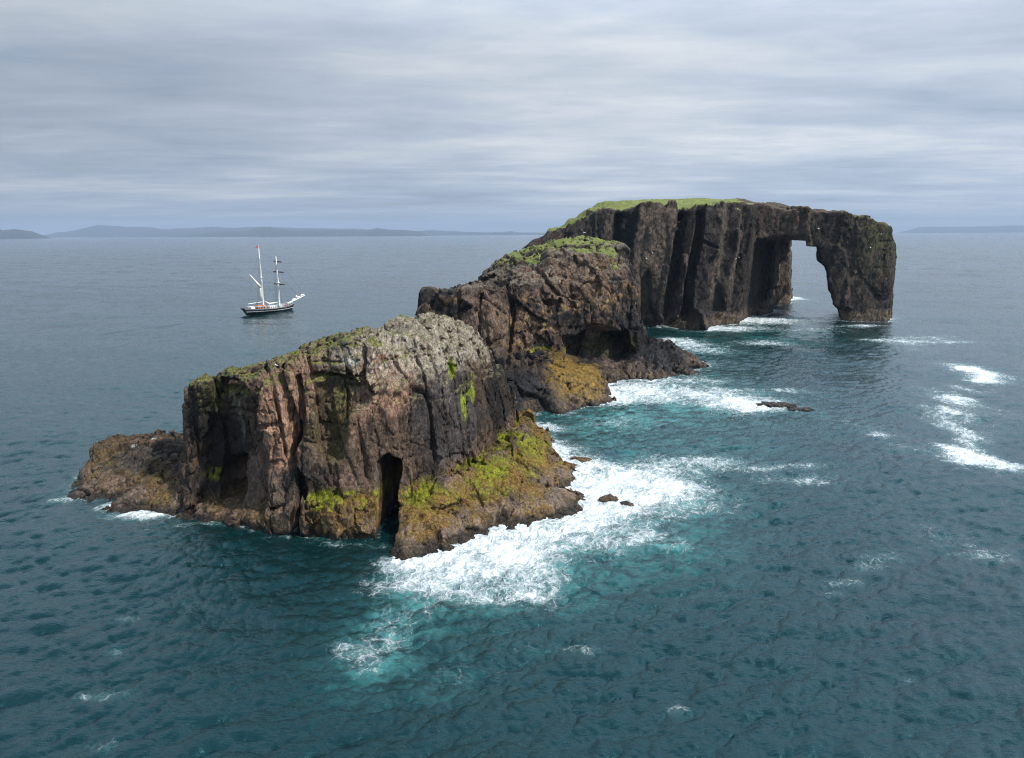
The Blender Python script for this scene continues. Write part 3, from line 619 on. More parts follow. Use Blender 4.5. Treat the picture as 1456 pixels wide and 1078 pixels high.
    u = p[:, 0] + kk * (20 - p[:, 2]) + 0.9 * fbm(p * .12, 3, 391)
    up_ = [(790, .0), (838, .3), (852, 1.6), (862, 1.4), (866, -3.5), (890, -1.0), (896, 1.6), (947, 4.0), (951, -2.6), (958, -5.5), (967, -2.2), (975, 1.2), (979, -5.0), (988, -3.4), (990, 1.2), (1016, 2.2), (1027, -1.8), (1031, -2.0), (1047, 1.4), (1057, -3.0), (1062, -1.6), (1074, 1.2), (1080, 0), (1300, 0)]
    us = [plan(a, 233, 20)[0] for a, b in up_]; off = np.interp(u, us, [b for a, b in up_])
    fade = sstep(275, 262, p[:, 1]) * (1 - .5 * sstep(34, 39, p[:, 2])) * sstep(0, 5, p[:, 2] + 2)
    fb = fb + off * .78 * fade
    Pw = p[:, [0, 2]] + np.stack([fbm(p * 0.2, 3, 291), fbm(p * 0.2 + 31, 3, 292)], 1) * 1.0
    fr = p[:, 1] < 262
    def carve(mask, depth):
        nonlocal fb
        fb = fb - np.where(fr, mask * depth, 0)
    F_ = lambda *q: [fx(a, b, 236) for a, b in q]
    carve(seg_mask(Pw, F_((988, 340), (1005, 348), (1016, 352)), .5, .6), 2.0)
    carve(poly_mask(Pw, F_((1004, 365), (1018, 364), (1016, 395), (1028, 440), (1006, 445)), 1.0), 2.0)
    carve(poly_mask(Pw, F_((905, 395), (918, 385), (925, 440), (935, 462), (905, 462)), 1.2), 3.0)
    carve(-seg_mask(Pw, F_((968, 365), (975, 400), (978, 440), (985, 460)), 1.6, 1.6), 2.2)
    carve(-poly_mask(Pw, F_((1046, 330), (1056, 327), (1066, 345), (1060, 362), (1046, 365)), 1.0), 1.2)
    carve(-poly_mask(Pw, F_((1188, 350), (1205, 346), (1216, 362), (1222, 440), (1184, 440)), 1.5), 1.0)
    wq = np.stack([vnoise(p * .12, 5), vnoise(p * .12, 6), vnoise(p * .12, 7)], 1) * 1.3
    pz = p.copy(); pz[:, 0] += kk * (20 - p[:, 2])
    v1, c1, _ = facets((pz + wq) * np.array([.12, .12, .020], F), 311)
    v2, c2, _ = facets((pz + wq * .4) * np.array([.26, .26, .13], F) + 5, 312)
    v3, c3, _ = facets(p * np.array([.55, .55, .42], F) + 3, 313)
    leg = sstep(105, 118, p[:, 0]) * sstep(280, 268, p[:, 1])
    bed = np.abs(((p[:, 2] * .36 + .5 * fbm(p * .07, 2, 77)) % 1.0) - .5)
    fb = fb + (.75 - .3 * leg) * v1 + .30 * v2 + .18 * v3 - .45 * sstep(.10, 0, c1) - .3 * sstep(.08, 0, c2) - .35 * sstep(.10, .03, bed) * (.30 + .25 * leg) * sstep(-.3, .2, fbm(p * .15, 2, 78)) + .2 * fbm(p * .9, 3, 344)
    Hs = idw(T, p[:, 0], p[:, 1], 4.0); plateau = sstep(3.0, .8, np.abs(Hs - p[:, 2])) * sstep(88, 78, p[:, 0]) * sstep(0, 2.5, p[:, 1] - 233.5 - 4 * fbm(p * np.array([.16, .16, 0], F), 3, 6))
    fb = fb * (1 - plateau) + (f[idx] + .55 * fbm(p * .35, 4, 5)) * plateau
    f[idx] = fb
    SHORES.append((G, f[:, :, int(1.8 / .47) + 1].copy()))
    V, Q = surface_nets(G, f); del f
    N = vnormals(V, Q); z = V[:, 2]; x = V[:, 0]; y = V[:, 1]; up = N[:, 2]; P = V
    n0 = fbm(P * .09, 4, 321); n1 = fbm(P * .28, 4, 322); n2 = fbm(P * .9, 3, 323); nv = fbm(P * np.array([.3, .3, .06], F), 3, 324)
    _, _, cr = facets((P + n1[:, None] * 1.5) * np.array([.12, .12, .05], F), 331)
    base = np.tile(np.array([.047, .040, .036], F), (len(V), 1))
    base = mixc(base, (.027, .024, .024), sstep(.4, .8, cr + n0 * .5))
    base = mixc(base, (.068, .052, .043), sstep(.65, .9, cr - n0 * .5))
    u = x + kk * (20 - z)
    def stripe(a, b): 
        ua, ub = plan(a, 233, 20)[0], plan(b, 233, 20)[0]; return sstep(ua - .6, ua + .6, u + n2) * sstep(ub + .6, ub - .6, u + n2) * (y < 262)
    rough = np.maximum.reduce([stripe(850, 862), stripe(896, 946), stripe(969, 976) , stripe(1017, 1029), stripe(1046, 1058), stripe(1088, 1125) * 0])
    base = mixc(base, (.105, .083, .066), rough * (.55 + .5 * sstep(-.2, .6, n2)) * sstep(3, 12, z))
    bc = sstep(318, 312, np.abs(y - 330) * 0 + 0) 
    back = sstep(285, 292, y) * sstep(96, 100, x)
    base = mixc(base, (.12, .095, .078), back * .8)
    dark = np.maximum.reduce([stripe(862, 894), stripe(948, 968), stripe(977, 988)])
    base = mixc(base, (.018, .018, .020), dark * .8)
    base = mixc(base, (.075, .08, .03), (1 - sstep(0, .4, np.abs(n1))) * sstep(.2, .7, N[:, 2] + .6 + nv * .5) * sstep(112, 122, x) * sstep(12, 24, z) * .5)
    base = mixc(base, (.13, .12, .04), sstep(.3, .7, up + n2 * .3) * sstep(108, 118, x) * sstep(14, 18, z) * .7)
    base = mixc(base, (.17, .135, .10), sstep(.4, .8, up + n2 * .3) * sstep(32, 36, z) * .6)
    tide = sstep(5, 2.8, z + n1 * 1.5)
    base = mixc(base, (.135, .095, .055), tide * sstep(-.3, .4, n2 + up * .6) * .8)
    base = mixc(base, (.024, .022, .022), sstep(9, 6, z + n1 * 2) * sstep(3, 4.5, z) * .5)
    base = mixc(base, (.025, .02, .018), sstep(1.0, .2, z + n2 * .4) * .8)
    wet = sstep(8, 2, z + n1 * 2) * .6
    gm = (up + n1 * .15 > .66) & (z + n0 * 1.5 > 30.0) & (x < 82 + n1 * 5) & (y > 234 + n1 * 6 + n2 * 2)
    V = V.copy(); V[:, 2] += gm * (.30 * (1 - 2 * np.abs(fbm(P * .9, 3, 81))) + .16 * n2)
    gq = gm[Q].sum(1) >= 3
    root = mesh_np('sea_arch', V, Q[~gq], ROCK3, np.concatenate([base, wet[:, None]], 1))
    tag(root, 'tall dark rock arch with a flat green top and one thick leg in the sea', 'rock arch')
    mesh_np('grass_cap', V, Q[gq], TURF, None, parent=root)
    return root

near = build_near(); mid = build_mid(); arch = build_arch()
# ------------------------------------------------------------------ small loose rocks and skerries
def sphere_grid(nu, nv):
    u = np.linspace(0, 2 * np.pi, nu, endpoint=False); v = np.linspace(0.0, np.pi, nv)
    U, W = np.meshgrid(u, v, indexing='ij')
    D = np.stack([np.cos(U) * np.sin(W), np.sin(U) * np.sin(W), np.cos(W)], -1).reshape(-1, 3)
    I, J = np.meshgrid(np.arange(nu), np.arange(nv - 1), indexing='ij'); I2 = (I + 1) % nu
    Q = np.stack([I * nv + J, I * nv + J + 1, I2 * nv + J + 1, I2 * nv + J], -1).reshape(-1, 4)
    return D, Q
def skerry(px, py, r, seed, label, col, rot=0.0):
    D, Q = sphere_grid(110, 60); S = np.sign(D) * np.abs(D) ** .8
    V = S * np.array(r); c, s = math.cos(rot), math.sin(rot)
    V = np.stack([V[:, 0] * c - V[:, 1] * s, V[:, 0] * s + V[:, 1] * c, V[:, 2]], 1)
    c0 = at(px, py); q = (V + c0).astype(F)
    v1, c1, _ = facets(q * .9 + 3, seed); v2, c2, _ = facets(q * 2.3, seed + 1)
    V = V * (1 + .38 * v1 + .14 * v2 - .12 * sstep(.1, 0, c1))[:, None]
    W = V + c0; n = fbm((W * 1.5).astype(F), 3, seed)
    base = np.tile(np.array(col, F), (len(W), 1)); base = mixc(base, (.14, .095, .05), sstep(.0, .5, n) * .6)
    base = mixc(base, (.025, .022, .02), sstep(.35, .05, W[:, 2] + n * .1))
    o = mesh_np('rock', W, Q, ROCK1, np.concatenate([base, np.full((len(W), 1), .9)], 1))
    tag(o, label, 'rock', 'low rocks awash in the surf'); return o
skerry(1104, 577, (3.0, 1.4, .62), 501, 'long dark rock awash between the white foam patch and open water off the middle stack', (.05, .042, .045), -.25)
skerry(1139, 583, (2.0, 1.0, .38), 502, 'lower dark rock just right of the long rock awash, nearly covered by water', (.045, .042, .048), -.2)
skerry(866, 714, (1.2, .8, .65), 503, 'brown rock in the white surf next to the right tip of the ochre shelf', (.10, .07, .045), .3)
skerry(892, 719, (1.0, .6, .40), 504, 'small brown rock farthest out in the surf beyond the shelf tip', (.09, .065, .045), -.2)
skerry(826, 658, (1.5, .9, .6), 505, 'rust brown rock poking through foam behind the shelf below the right face', (.12, .075, .03), -.5)
skerry(808, 668, (1.3, .9, .7), 506, 'low rust brown rock wedged in the foam filled notch of the shelf', (.11, .07, .03), .5)



# ------------------------------------------------------------------ sea
def ocean_tile(N, L, wind, wdir, rms, seed, lo=0.0, spread=2.0):
    r = np.random.RandomState(seed); k1 = np.fft.fftfreq(N, L / N) * 2 * np.pi
    kx, ky = np.meshgrid(k1, k1, indexing='ij'); k = np.sqrt(kx ** 2 + ky ** 2); k[0, 0] = 1
    Lp = wind ** 2 / 9.81; c = (kx * wdir[0] + ky * wdir[1]) / k
    S = np.exp(-1 / (k * Lp) ** 2) / k ** 4 * (np.abs(c) ** spread * 0.9 + .1) * np.exp(-(k * 0.08) ** 2); S[0, 0] = 0; S[k < lo] = 0
    sp = (r.randn(N, N) + 1j * r.randn(N, N)) * np.sqrt(S)
    h = np.fft.ifft2(sp); hx = np.fft.ifft2(-1j * kx / k * sp); hy = np.fft.ifft2(-1j * ky / k * sp)
    s = rms / h.real.std(); return [a.real.astype(F) * s for a in (h, hx, hy)]
def sample(tile, L, X, Y):
    N = tile[0].shape[0]; u = (X / L * N) % N; v = (Y / L * N) % N
    i = np.floor(u).astype(int); j = np.floor(v).astype(int); a = (u - i).astype(F); b = (v - j).astype(F); i %= N; j %= N; i2 = (i + 1) % N; j2 = (j + 1) % N
    return [t[i, j] * (1 - a) * (1 - b) + t[i2, j] * a * (1 - b) + t[i, j2] * (1 - a) * b + t[i2, j2] * a * b for t in tile]

FOAM = [  # photo spots on the water: px, py, radius along x (px), radius along y (px), strength ; solid white
 (560, 800, 30, 12, .8), (600, 815, 60, 22, .75), (650, 800, 60, 24, 1.1), (700, 775, 55, 26, 1.25), (740, 790, 55, 32, .8), (790, 745, 60, 22, 1.3), (840, 730, 60, 20, 1.3), (890, 700, 70, 26, 1.35), (930, 690, 60, 26, 1.2),
 (850, 680, 50, 18, 1.2), (820, 660, 40, 12, 1.0), (960, 660, 50, 12, .7), (990, 652, 60, 7, .5), (700, 835, 60, 20, .62), (770, 815, 60, 22, .5), (830, 775, 70, 18, .65), (910, 765, 50, 12, .75), (545, 835, 40, 12, .55),
 (780, 608, 26, 7, .9), (800, 640, 40, 9, .6), (560, 905, 36, 22, .42), (520, 930, 46, 18, .5), (512, 962, 22, 8, .5), (590, 870, 40, 20, .35), (760, 850, 60, 14, .45), (690, 858, 50, 10, .4), (640, 845, 40, 10, .42), (540, 885, 24, 20, .4), (600, 830, 50, 12, .5),
 (900, 552, 50, 9, 1.0), (940, 560, 60, 11, .9), (880, 565, 40, 12, .8), (990, 545, 60, 6, .7), (1050, 572, 55, 9, 1.35), (1085, 578, 40, 6, 1.2), (1020, 560, 40, 6, .9), (880, 600, 60, 12, .45), (1110, 556, 50, 3, .6),
 (980, 490, 40, 6, .9), (960, 483, 30, 4, .9), (1000, 500, 50, 5, .7), (1085, 487, 45, 4, .8), (1090, 456, 50, 5, 1.1), (1040, 468, 50, 4, 1.1), (1130, 453, 40, 3, .6), (1120, 425, 30, 3, 1.2), (1110, 443, 30, 3, .6), (1150, 470, 60, 4, .5),
 (1260, 484, 40, 3, .75), (1320, 480, 60, 4, .6), (1350, 487, 50, 2, .6), (1290, 488, 40, 5, .5), (1225, 464, 36, 2, .9), (1300, 498, 30, 3, .4),
 (1386, 528, 26, 12, 1.5), (1397, 540, 24, 5, 1.2), (1362, 568, 22, 9, 1.15), (1376, 554, 14, 8, .8), (1362, 590, 12, 10, .75), (1378, 632, 12, 8, .8), (1350, 600, 40, 20, .3), (1340, 585, 30, 8, .55), (1368, 612, 16, 14, 1.0), (1365, 642, 26, 11, 1.4), (1388, 655, 40, 11, 1.5), (1372, 625, 16, 6, .8), (1430, 668, 40, 5, .75), (1410, 662, 40, 5, .85), (1455, 675, 30, 5, .5),
 (1250, 618, 25, 8, .55), (1200, 600, 40, 10, .3), (1290, 640, 40, 8, .35), (1080, 665, 60, 4, .55), (1150, 662, 40, 4, .45), (1030, 655, 40, 5, .5), (1110, 680, 40, 5, .4), (1160, 680, 50, 10, .35), (1010, 700, 60, 20, .35),
 (1200, 830, 30, 6, .5), (1235, 808, 30, 8, .5), (1260, 795, 30, 8, .45), (1180, 845, 20, 5, .45), (1410, 790, 50, 10, .45), (960, 1010, 16, 10, .34), (960, 780, 30, 6, .35), (1290, 965, 14, 5, .45), (820, 925, 40, 6, .3), (660, 960, 60, 14, .25),
 (210, 733, 30, 5, 1.1), (180, 737, 30, 4, .8), (155, 722, 14, 4, .8), (85, 712, 20, 3, .6), (240, 727, 10, 5, .9), (300, 748, 40, 2, .55), (420, 768, 40, 2, .5), (500, 776, 50, 3, .5), (390, 755, 30, 2, .5),
 (180, 880, 20, 5, .4), (170, 925, 14, 10, .42), (160, 990, 40, 8, .38), (120, 990, 10, 4, .5), (260, 860, 30, 8, .3), (150, 1060, 30, 10, .35), (480, 925, 12, 5, .4), (1350, 760, 60, 20, .25), (750, 925, 30, 8, .3),
 (1400, 590, 60, 30, .2), (1330, 560, 40, 25, .25)]
AER = [(620, 850, 90, 40, .45), (740, 830, 110, 45, .55), (560, 900, 60, 60, .55), (520, 950, 60, 40, .5), (820, 790, 110, 40, .5), (930, 700, 110, 50, .6), (900, 760, 90, 30, .5), (830, 620, 80, 30, .45), (920, 575, 120, 26, .8), (1030, 575, 110, 20, .65), (980, 530, 80, 16, .4), (980, 495, 60, 12, .7), (1080, 475, 120, 14, .5), (640, 970, 60, 30, .35), (960, 800, 90, 40, .25), (880, 600, 80, 20, .5), (1000, 640, 120, 20, .3)]
SHIPLINE = [at(150, 475)[:2], at(260, 461)[:2], at(350, 449)[:2]]

def build_sea():
    rs = [6.0]
    while rs[-1] < 26000:
        r = rs[-1]; g = 0.0045 if r < 30 else 0.0031 if r < 200 else 0.0045 if r < 500 else 0.012 if r < 2000 else .05
        rs.append(r * (1 + g))
    rs = np.array(rs); na = 1250
    th = np.linspace(-1, 1, na); th = np.radians(37.5) * th * (1 + 0.9 * np.abs(th) ** 6)   # fine in front, a wide margin at the sides
    R, T = np.meshgrid(rs, th, indexing='ij'); X = R * np.sin(T); Y = R * np.cos(T)
    X = X.ravel(); Y = Y.ravel(); R = R.ravel(); n = len(X)
    wd = np.array([0.35, -0.94]); t1 = ocean_tile(512, 83.0, 2.35, (wd[0], wd[1]), .098, 1, spread=5)
    t2 = ocean_tile(256, 29.0, 1.6, (.5, -.86), .038, 2, spread=4); t3 = ocean_tile(256, 410.0, 9.0, (-.5, -.86), .24, 3, spread=3)
    f1 = np.clip(1.2 - R / 330, 0.30, 1); f2 = np.clip(1.3 - R / 220, 0, 1); f3 = np.clip(1.3 - R / 5000, 0, 1)
    a = sample(t1, 83.0, X, Y); b = sample(t2, 29.0, X * .93 + Y * .36, Y * .93 - X * .36); c = sample(t3, 410.0, X, Y)
    t4 = ocean_tile(256, 12.7, 1.0, (.1, -.99), .019, 4, spread=3); d4 = sample(t4, 12.7, X * .97 - Y * .24, Y * .97 + X * .24); f4 = np.clip(1.4 - R / 110, 0, 1)
    h = a[0] * f1 + b[0] * f2 + c[0] * f3 + d4[0] * f4
    dx = (a[1] * f1 + b[1] * f2 + d4[1] * f4) * 1.1 + c[1] * f3; dy = (a[2] * f1 + b[2] * f2 + d4[2] * f4) * 1.1 + c[2] * f3
    fo = np.zeros(n); ae = np.zeros(n)
    for src, dst in ((FOAM, fo), (AER, ae)):
        for px, py, rx, ry, s in src:
            c0 = at(px, py); rxw = np.linalg.norm(at(px + rx, py) - c0); ryw = abs(at(px, py + ry)[1] - at(px, py - ry)[1]) / 2 + rxw * .05
            m = (np.abs(X - c0[0]) < rxw * 3) & (np.abs(Y - c0[1]) < ryw * 3)
            q = np.exp(-((X[m] - c0[0]) / rxw) ** 2 - ((Y[m] - c0[1]) / ryw) ** 2) * s
            dst[m] = dst[m] + q * (1 - .55 * np.clip(dst[m], 0, 1.2) / 1.2)
    shore = np.full(n, -99.0)
    for G, S in SHORES:
        u = (X - G['x'][0]) / G['v']; v = (Y - G['y'][0]) / G['v']
        m = (u > 0) & (v > 0) & (u < S.shape[0] - 1) & (v < S.shape[1] - 1)
        shore[m] = np.maximum(shore[m], S[u[m].astype(int), v[m].astype(int)])
    # surf line: strong on the open right side, weak in the lee on the left
    px = 728 + X / np.maximum(Y, 1) * 1004
    expo = np.interp(X + (Y - 70) * -.1, [-60, -30, -8, -3, 5], [.42, .36, .38, .8, .95])
    expo = np.where(Y > 112, np.where(X > 0, .75, .25), expo)
    sw = np.where(Y > 200, 2.0, np.where(Y > 112, 1.6, 1.1))
    surf = np.exp(-np.clip(-shore, 0, 50) / sw) * expo * (shore > -30)
    fo = np.minimum(fo * 1.05 + surf, 1.32)
    ae = np.clip(ae + fo * .35, 0, 1)
    # flatten against the rock a little
    mF = (fo > .25) & (R < 400); fz = np.zeros(n); qf = np.stack([X[mF], Y[mF], 0 * X[mF]], 1).astype(F)
    fz[mF] = np.clip(fo[mF] - .25, 0, 1) * (.22 * (1 - np.abs(fbm(qf * .8, 4, 61)) * 2.2) + .07 * fbm(qf * 2.6, 3, 62))
    z = h * (1 - .5 * np.exp(-np.clip(-shore, 0, 50) / 2.5)) + fz
    P2 = np.stack([X, Y], 1); wk = np.zeros(n); mm = (np.abs(Y - 255) < 60) & (X < -60) & (X > -240)
    wk[mm] = seg_mask(P2[mm], SHIPLINE, 2.0, 1.4)
    z = z * (1 - .8 * wk); dx = dx * (1 - .8 * wk); dy = dy * (1 - .8 * wk)
    V = np.stack([X + dx * .95, Y + dy * .95, z], 1).astype(F)
    nr = len(rs); I, J = np.meshgrid(np.arange(nr - 1), np.arange(na - 1), indexing='ij'); q = (I * na + J).ravel()
    Q = np.stack([q, q + na, q + na + 1, q + 1], 1)[:, ::-1]
    # ship's wake: a strip of smoother, darker water
    m, t, p = new_mat('sea_water')
    pos = t.node('ShaderNodeNewGeometry').outputs['Position']
    A1 = t.node('ShaderNodeAttribute', attribute_name='foam').outputs['Fac']
    A2 = t.node('ShaderNodeAttribute', attribute_name='aer').outputs['Fac']
    A3 = t.node('ShaderNodeAttribute', attribute_name='wake').outputs['Fac']
    flat = t.mapping(pos, (1, 1, 0))
    wrp = t.vmath('ADD', flat, t.vmath('SCALE', t.noise(flat, .22, 4, .6, color=True), 5.0))
    lace = t.voro(wrp, .75, 'DISTANCE_TO_EDGE'); lace2 = t.voro(t.vmath('ADD', flat, t.vmath('SCALE', t.noise(flat, .7, 3, .6, color=True), 1.6)), 2.3, 'DISTANCE_TO_EDGE')
    l1 = t.rng(lace, 0.0, .11, 1, 0); l2 = t.rng(lace2, 0, .14, 1, 0)
    ln = t.math('ADD', t.math('MULTIPLY', l1, .38), t.math('MULTIPLY', l2, .20))
    fn = t.noise(t.mapping(t.mapping(wrp, rot=(0, 0, math.radians(-36))), (.55, 1.35, 1)), .9, 8, .66); fn2 = t.noise(flat, .25, 5, .6)
    s_ = t.math('ADD', ln, t.math('MULTIPLY', t.math('SUBTRACT', fn, .5), 1.9))
    s_ = t.math('ADD', s_, t.math('MULTIPLY', t.math('SUBTRACT', fn2, .5), 1.7))
    s_ = t.math('ADD', s_, A1)
    foam = t.rng(s_, .70, 1.42, 0, 1)
    foam = t.math('MULTIPLY', foam, t.rng(A1, .08, .3, 0, 1, True))
    veil = t.math('MULTIPLY', t.rng(s_, .35, 1.0, 0, 1), t.rng(A1, .05, .5, 0, .35))
    deep = t.mix(t.noise(flat, .03, 4, .6), (.0003, .008, .009, 1), (.0006, .018, .020, 1))
    turq = t.mix(t.noise(wrp, .2, 4, .6), (.015, .10, .10, 1), (.08, .30, .28, 1))
    aer = t.math('MULTIPLY', A2, t.rng(t.noise(t.mapping(wrp, (1, 2.2, 1), rot=(0, 0, math.radians(-25))), .3, 7, .68), .40, .64, .0, 1.0), clamp=True)
    col = t.mix(aer, deep, turq)
    col = t.mix(veil, col, (.35, .48, .48, 1))
    col = t.mix(foam, col, t.mix(t.noise(wrp, 1.8, 6, .7), (.50, .58, .60, 1), (.90, .91, .91, 1)))
    t.put(p.inputs['Base Color'], col)
    dist = t.vmath('LENGTH', flat, out='Value')
    t.put(p.inputs['Roughness'], t.math('MAXIMUM', t.rng(dist, 40, 900, .05, .14), t.math('MULTIPLY', foam, .7)))
    p.inputs['IOR'].default_value = 1.6; p.inputs['Specular Tint'].default_value = (.45, .95, 1, 1)
    t.put(p.inputs['Specular IOR Level'], t.math('SUBTRACT', t.rng(foam, 0, 1, .5, .15), t.math('MULTIPLY', A3, .42)))
    stretch = t.mapping(flat, (1.0, 2.6, 1), rot=(0, 0, math.radians(12)))
    rip = t.math('ADD', t.noise(stretch, 2.2, 5, .62), t.math('MULTIPLY', t.noise(flat, 4.0, 2, .5), .10))
    amp = t.math('MULTIPLY', t.rng(dist, 40, 500, .10, .055), t.math('SUBTRACT', 1, t.math('MULTIPLY', A3, .95)))
    h2 = t.math('ADD', t.math('MULTIPLY', rip, amp), t.math('MULTIPLY', foam, t.math('MULTIPLY', fn, .5)))
    t.put(p.inputs['Normal'], t.bump(h2, 1.0, .9))
    o = mesh_np('sea', V, Q, m, None, attrs=dict(foam=fo, aer=ae, wake=wk))
    tag(o, kind='structure'); return o
sea = build_sea()

# ------------------------------------------------------------------ far hills
def build_hills(name, dist, pts, mat, depth, seed):
    """a coast of hills: a strip of real terrain behind the shore"""
    pts = np.array(pts, float); n = 420; m = 40
    pxs = np.linspace(pts[0, 0], pts[-1, 0], n); hs = np.interp(pxs, pts[:, 0], pts[:, 1])
    V = np.zeros((n, m, 3))
    xs = (pxs - 728) / 1004 * dist * 1.02
    for j in range(m):
        t = j / (m - 1); y = dist + depth * t
        prof = math.sin(math.pi * min(t * 1.15, 1)) ** .7 if t < .87 else 0.0
        V[:, j, 0] = xs * (y / dist); V[:, j, 1] = y; V[:, j, 2] = hs * prof
    W = V.reshape(-1, 3)
    nz = fbm(np.stack([W[:, 0] / dist * 22, W[:, 1] / dist * 22, W[:, 0] * 0], 1).astype(F), 5, seed)
    W[:, 2] = W[:, 2] * (1 + .35 * nz) - 1.5
    edge = np.clip(np.minimum(np.arange(n), n - 1 - np.arange(n)) / 25., 0, 1).repeat(m); W[:, 2] = (W[:, 2] + 1.5) * edge - 1.5
    I, J = np.meshgrid(np.arange(n - 1), np.arange(m - 1), indexing='ij'); q = (I * m + J).ravel()
    Q = np.stack([q, q + m, q + m + 1, q + 1], 1)
    o = mesh_np(name, W, Q, mat); tag(o, kind='structure'); return o
mh, th_, ph = new_mat('hill_land')
posn = th_.node('ShaderNodeNewGeometry').outputs['Position']
th_.put(ph.inputs['Base Color'], th_.mix(th_.noise(posn, .004, 5, .6), (.008, .014, .014, 1), (.035, .04, .03, 1))); ph.inputs['Roughness'].default_value = 1
K = 1 / 1004 * 1.02
def hh(d, *prs): return [(a, b * d * K) for a, b in prs]
build_hills('hills', 9000, hh(9000, (-400, 8), (-100, 14), (0, 14), (30, 14), (33, 11), (50, 12), (70, 10), (90, 8), (104, 2)), mh, 1500, 1)
build_hills('hills', 13000, hh(13000, (250, 2), (300, 5), (340, 9), (360, 8), (400, 13), (440, 10), (500, 8), (530, 7), (545, 10), (560, 8), (600, 6), (625, 2)), mh, 1500, 2)
build_hills('hills', 17000, hh(17000, (60, 2), (100, 6), (130, 10), (165, 14), (200, 12), (260, 12), (320, 15), (350, 13), (420, 11), (500, 9), (540, 9), (580, 5), (620, 6), (660, 5), (700, 4), (728, 6), (740, 4), (770, 3), (800, 2), (850, 2)), mh, 1800, 3)
build_hills('hills', 22000, hh(22000, (1250, 4), (1290, 9), (1340, 8), (1375, 9), (1420, 10), (1456, 13), (1520, 16), (1700, 12), (1800, 3)), mh, 2000, 4)
# ------------------------------------------------------------------ mesh builder for the ship, people and birds
class MB:
    def __init__(s): s.v = []; s.f = []
    def add(s, v, f): k = len(s.v); s.v += [tuple(map(float, p)) for p in v]; s.f += [tuple(i + k for i in q) for q in f]; return s
    def box(s, c, d, rz=0.0):
        cx, cy, cz = c; a, b, h = d[0] / 2, d[1] / 2, d[2] / 2; co, si = math.cos(rz), math.sin(rz); bv = min(a, b, h) * .18
        v = []
        for z, k in ((-h, bv), (-h + bv, 0), (h - bv, 0), (h, bv)):
            for x, y in ((-a + k, -b + k), (a - k, -b + k), (a - k, b - k), (-a + k, b - k)): v.append((cx + x * co - y * si, cy + x * si + y * co, cz + z))
        f = [(3, 2, 1, 0), (12, 13, 14, 15)]
        for r in range(3):
            for q in range(4): f.append((r * 4 + q, r * 4 + (q + 1) % 4, r * 4 + 4 + (q + 1) % 4, r * 4 + 4 + q))
        return s.add(v, f)
    def tube(s, pts, rad, n=10):
        pts = [Vector(p) for p in pts]; rad = rad if isinstance(rad, (list, tuple)) else [rad] * len(pts); v = []; f = []
        for i, p in enumerate(pts):
            d = (pts[min(i + 1, len(pts) - 1)] - pts[max(i - 1, 0)]).normalized()
            a = d.cross(Vector((0, 0, 1)) if abs(d.z) < .9 else Vector((1, 0, 0))).normalized(); b = d.cross(a)
            for k in range(n): t = 2 * math.pi * k / n; v.append(p + (a * math.cos(t) + b * math.sin(t)) * rad[i])
        for i in range(len(pts) - 1):
            for k in range(n): f.append((i * n + k, i * n + (k + 1) % n, (i + 1) * n + (k + 1) % n, (i + 1) * n + k))
        f.append(tuple(range(n))[::-1]); f.append(tuple((len(pts) - 1) * n + k for k in range(n)))
        return s.add(v, f)
    def loft(s, rings, close=True):
        n = len(rings[0]); v = [p for r in rings for p in r]; f = []
        for i in range(len(rings) - 1):
            for k in range(n if close else n - 1): f.append((i * n + k, i * n + (k + 1) % n, (i + 1) * n + (k + 1) % n, (i + 1) * n + k))
        if close: f.append(tuple(range(n))[::-1]); f.append(tuple((len(rings) - 1) * n + k for k in range(n)))
        return s.add(v, f)
    def build(s, name, mat, parent=None, smooth=False):
        me = bpy.data.meshes.new(name); me.from_pydata(s.v, [], s.f); me.update()
        if smooth: me.polygons.foreach_set('use_smooth', [True] * len(me.polygons))
        me.materials.append(mat); o = bpy.data.objects.new(name, me); scene.collection.objects.link(o)
        if parent is not None: o.parent = parent
        return o
def empty(name, loc, rz=0.0):
    o = bpy.data.objects.new(name, None); o.location = loc; o.rotation_euler = (0, 0, rz); scene.collection.objects.link(o); return o

# ------------------------------------------------------------------ the two-masted ship
HULLM = plain('hull_black', (.012, .013, .018), .35); WHITEM = plain('white_paint', (.75, .74, .72), .4, var=.06)
CREAM = plain('mast_white', (.82, .81, .78), .45, var=.05); SAILW = plain('furled_canvas', (.78, .75, .68), .9, .1, .1)
BROWNS = plain('brown_canvas', (.075, .06, .055), .9, .2); WOOD = plain('varnished_wood', (.30, .12, .045), .5)
DECKM = plain('deck_planks', (.33, .25, .17), .7); ROPE = plain('rope', (.10, .09, .085), .8); ORANGE = plain('orange_canvas', (.65, .20, .06), .7)
REDM = plain('red_cloth', (.50, .03, .03), .8); SKIN = plain('skin', (.45, .26, .19), .6); NAVY = plain('dark_cloth', (.02, .022, .035), .8)
GLASSD = plain('window_glass', (.02, .025, .03), .1)
sA = at(352, 447.5); sB = at(414, 442)
SC = (sA + sB) / 2; SL = float(np.linalg.norm(sB - sA)); SR = math.atan2(sB[1] - sA[1], sB[0] - sA[0])
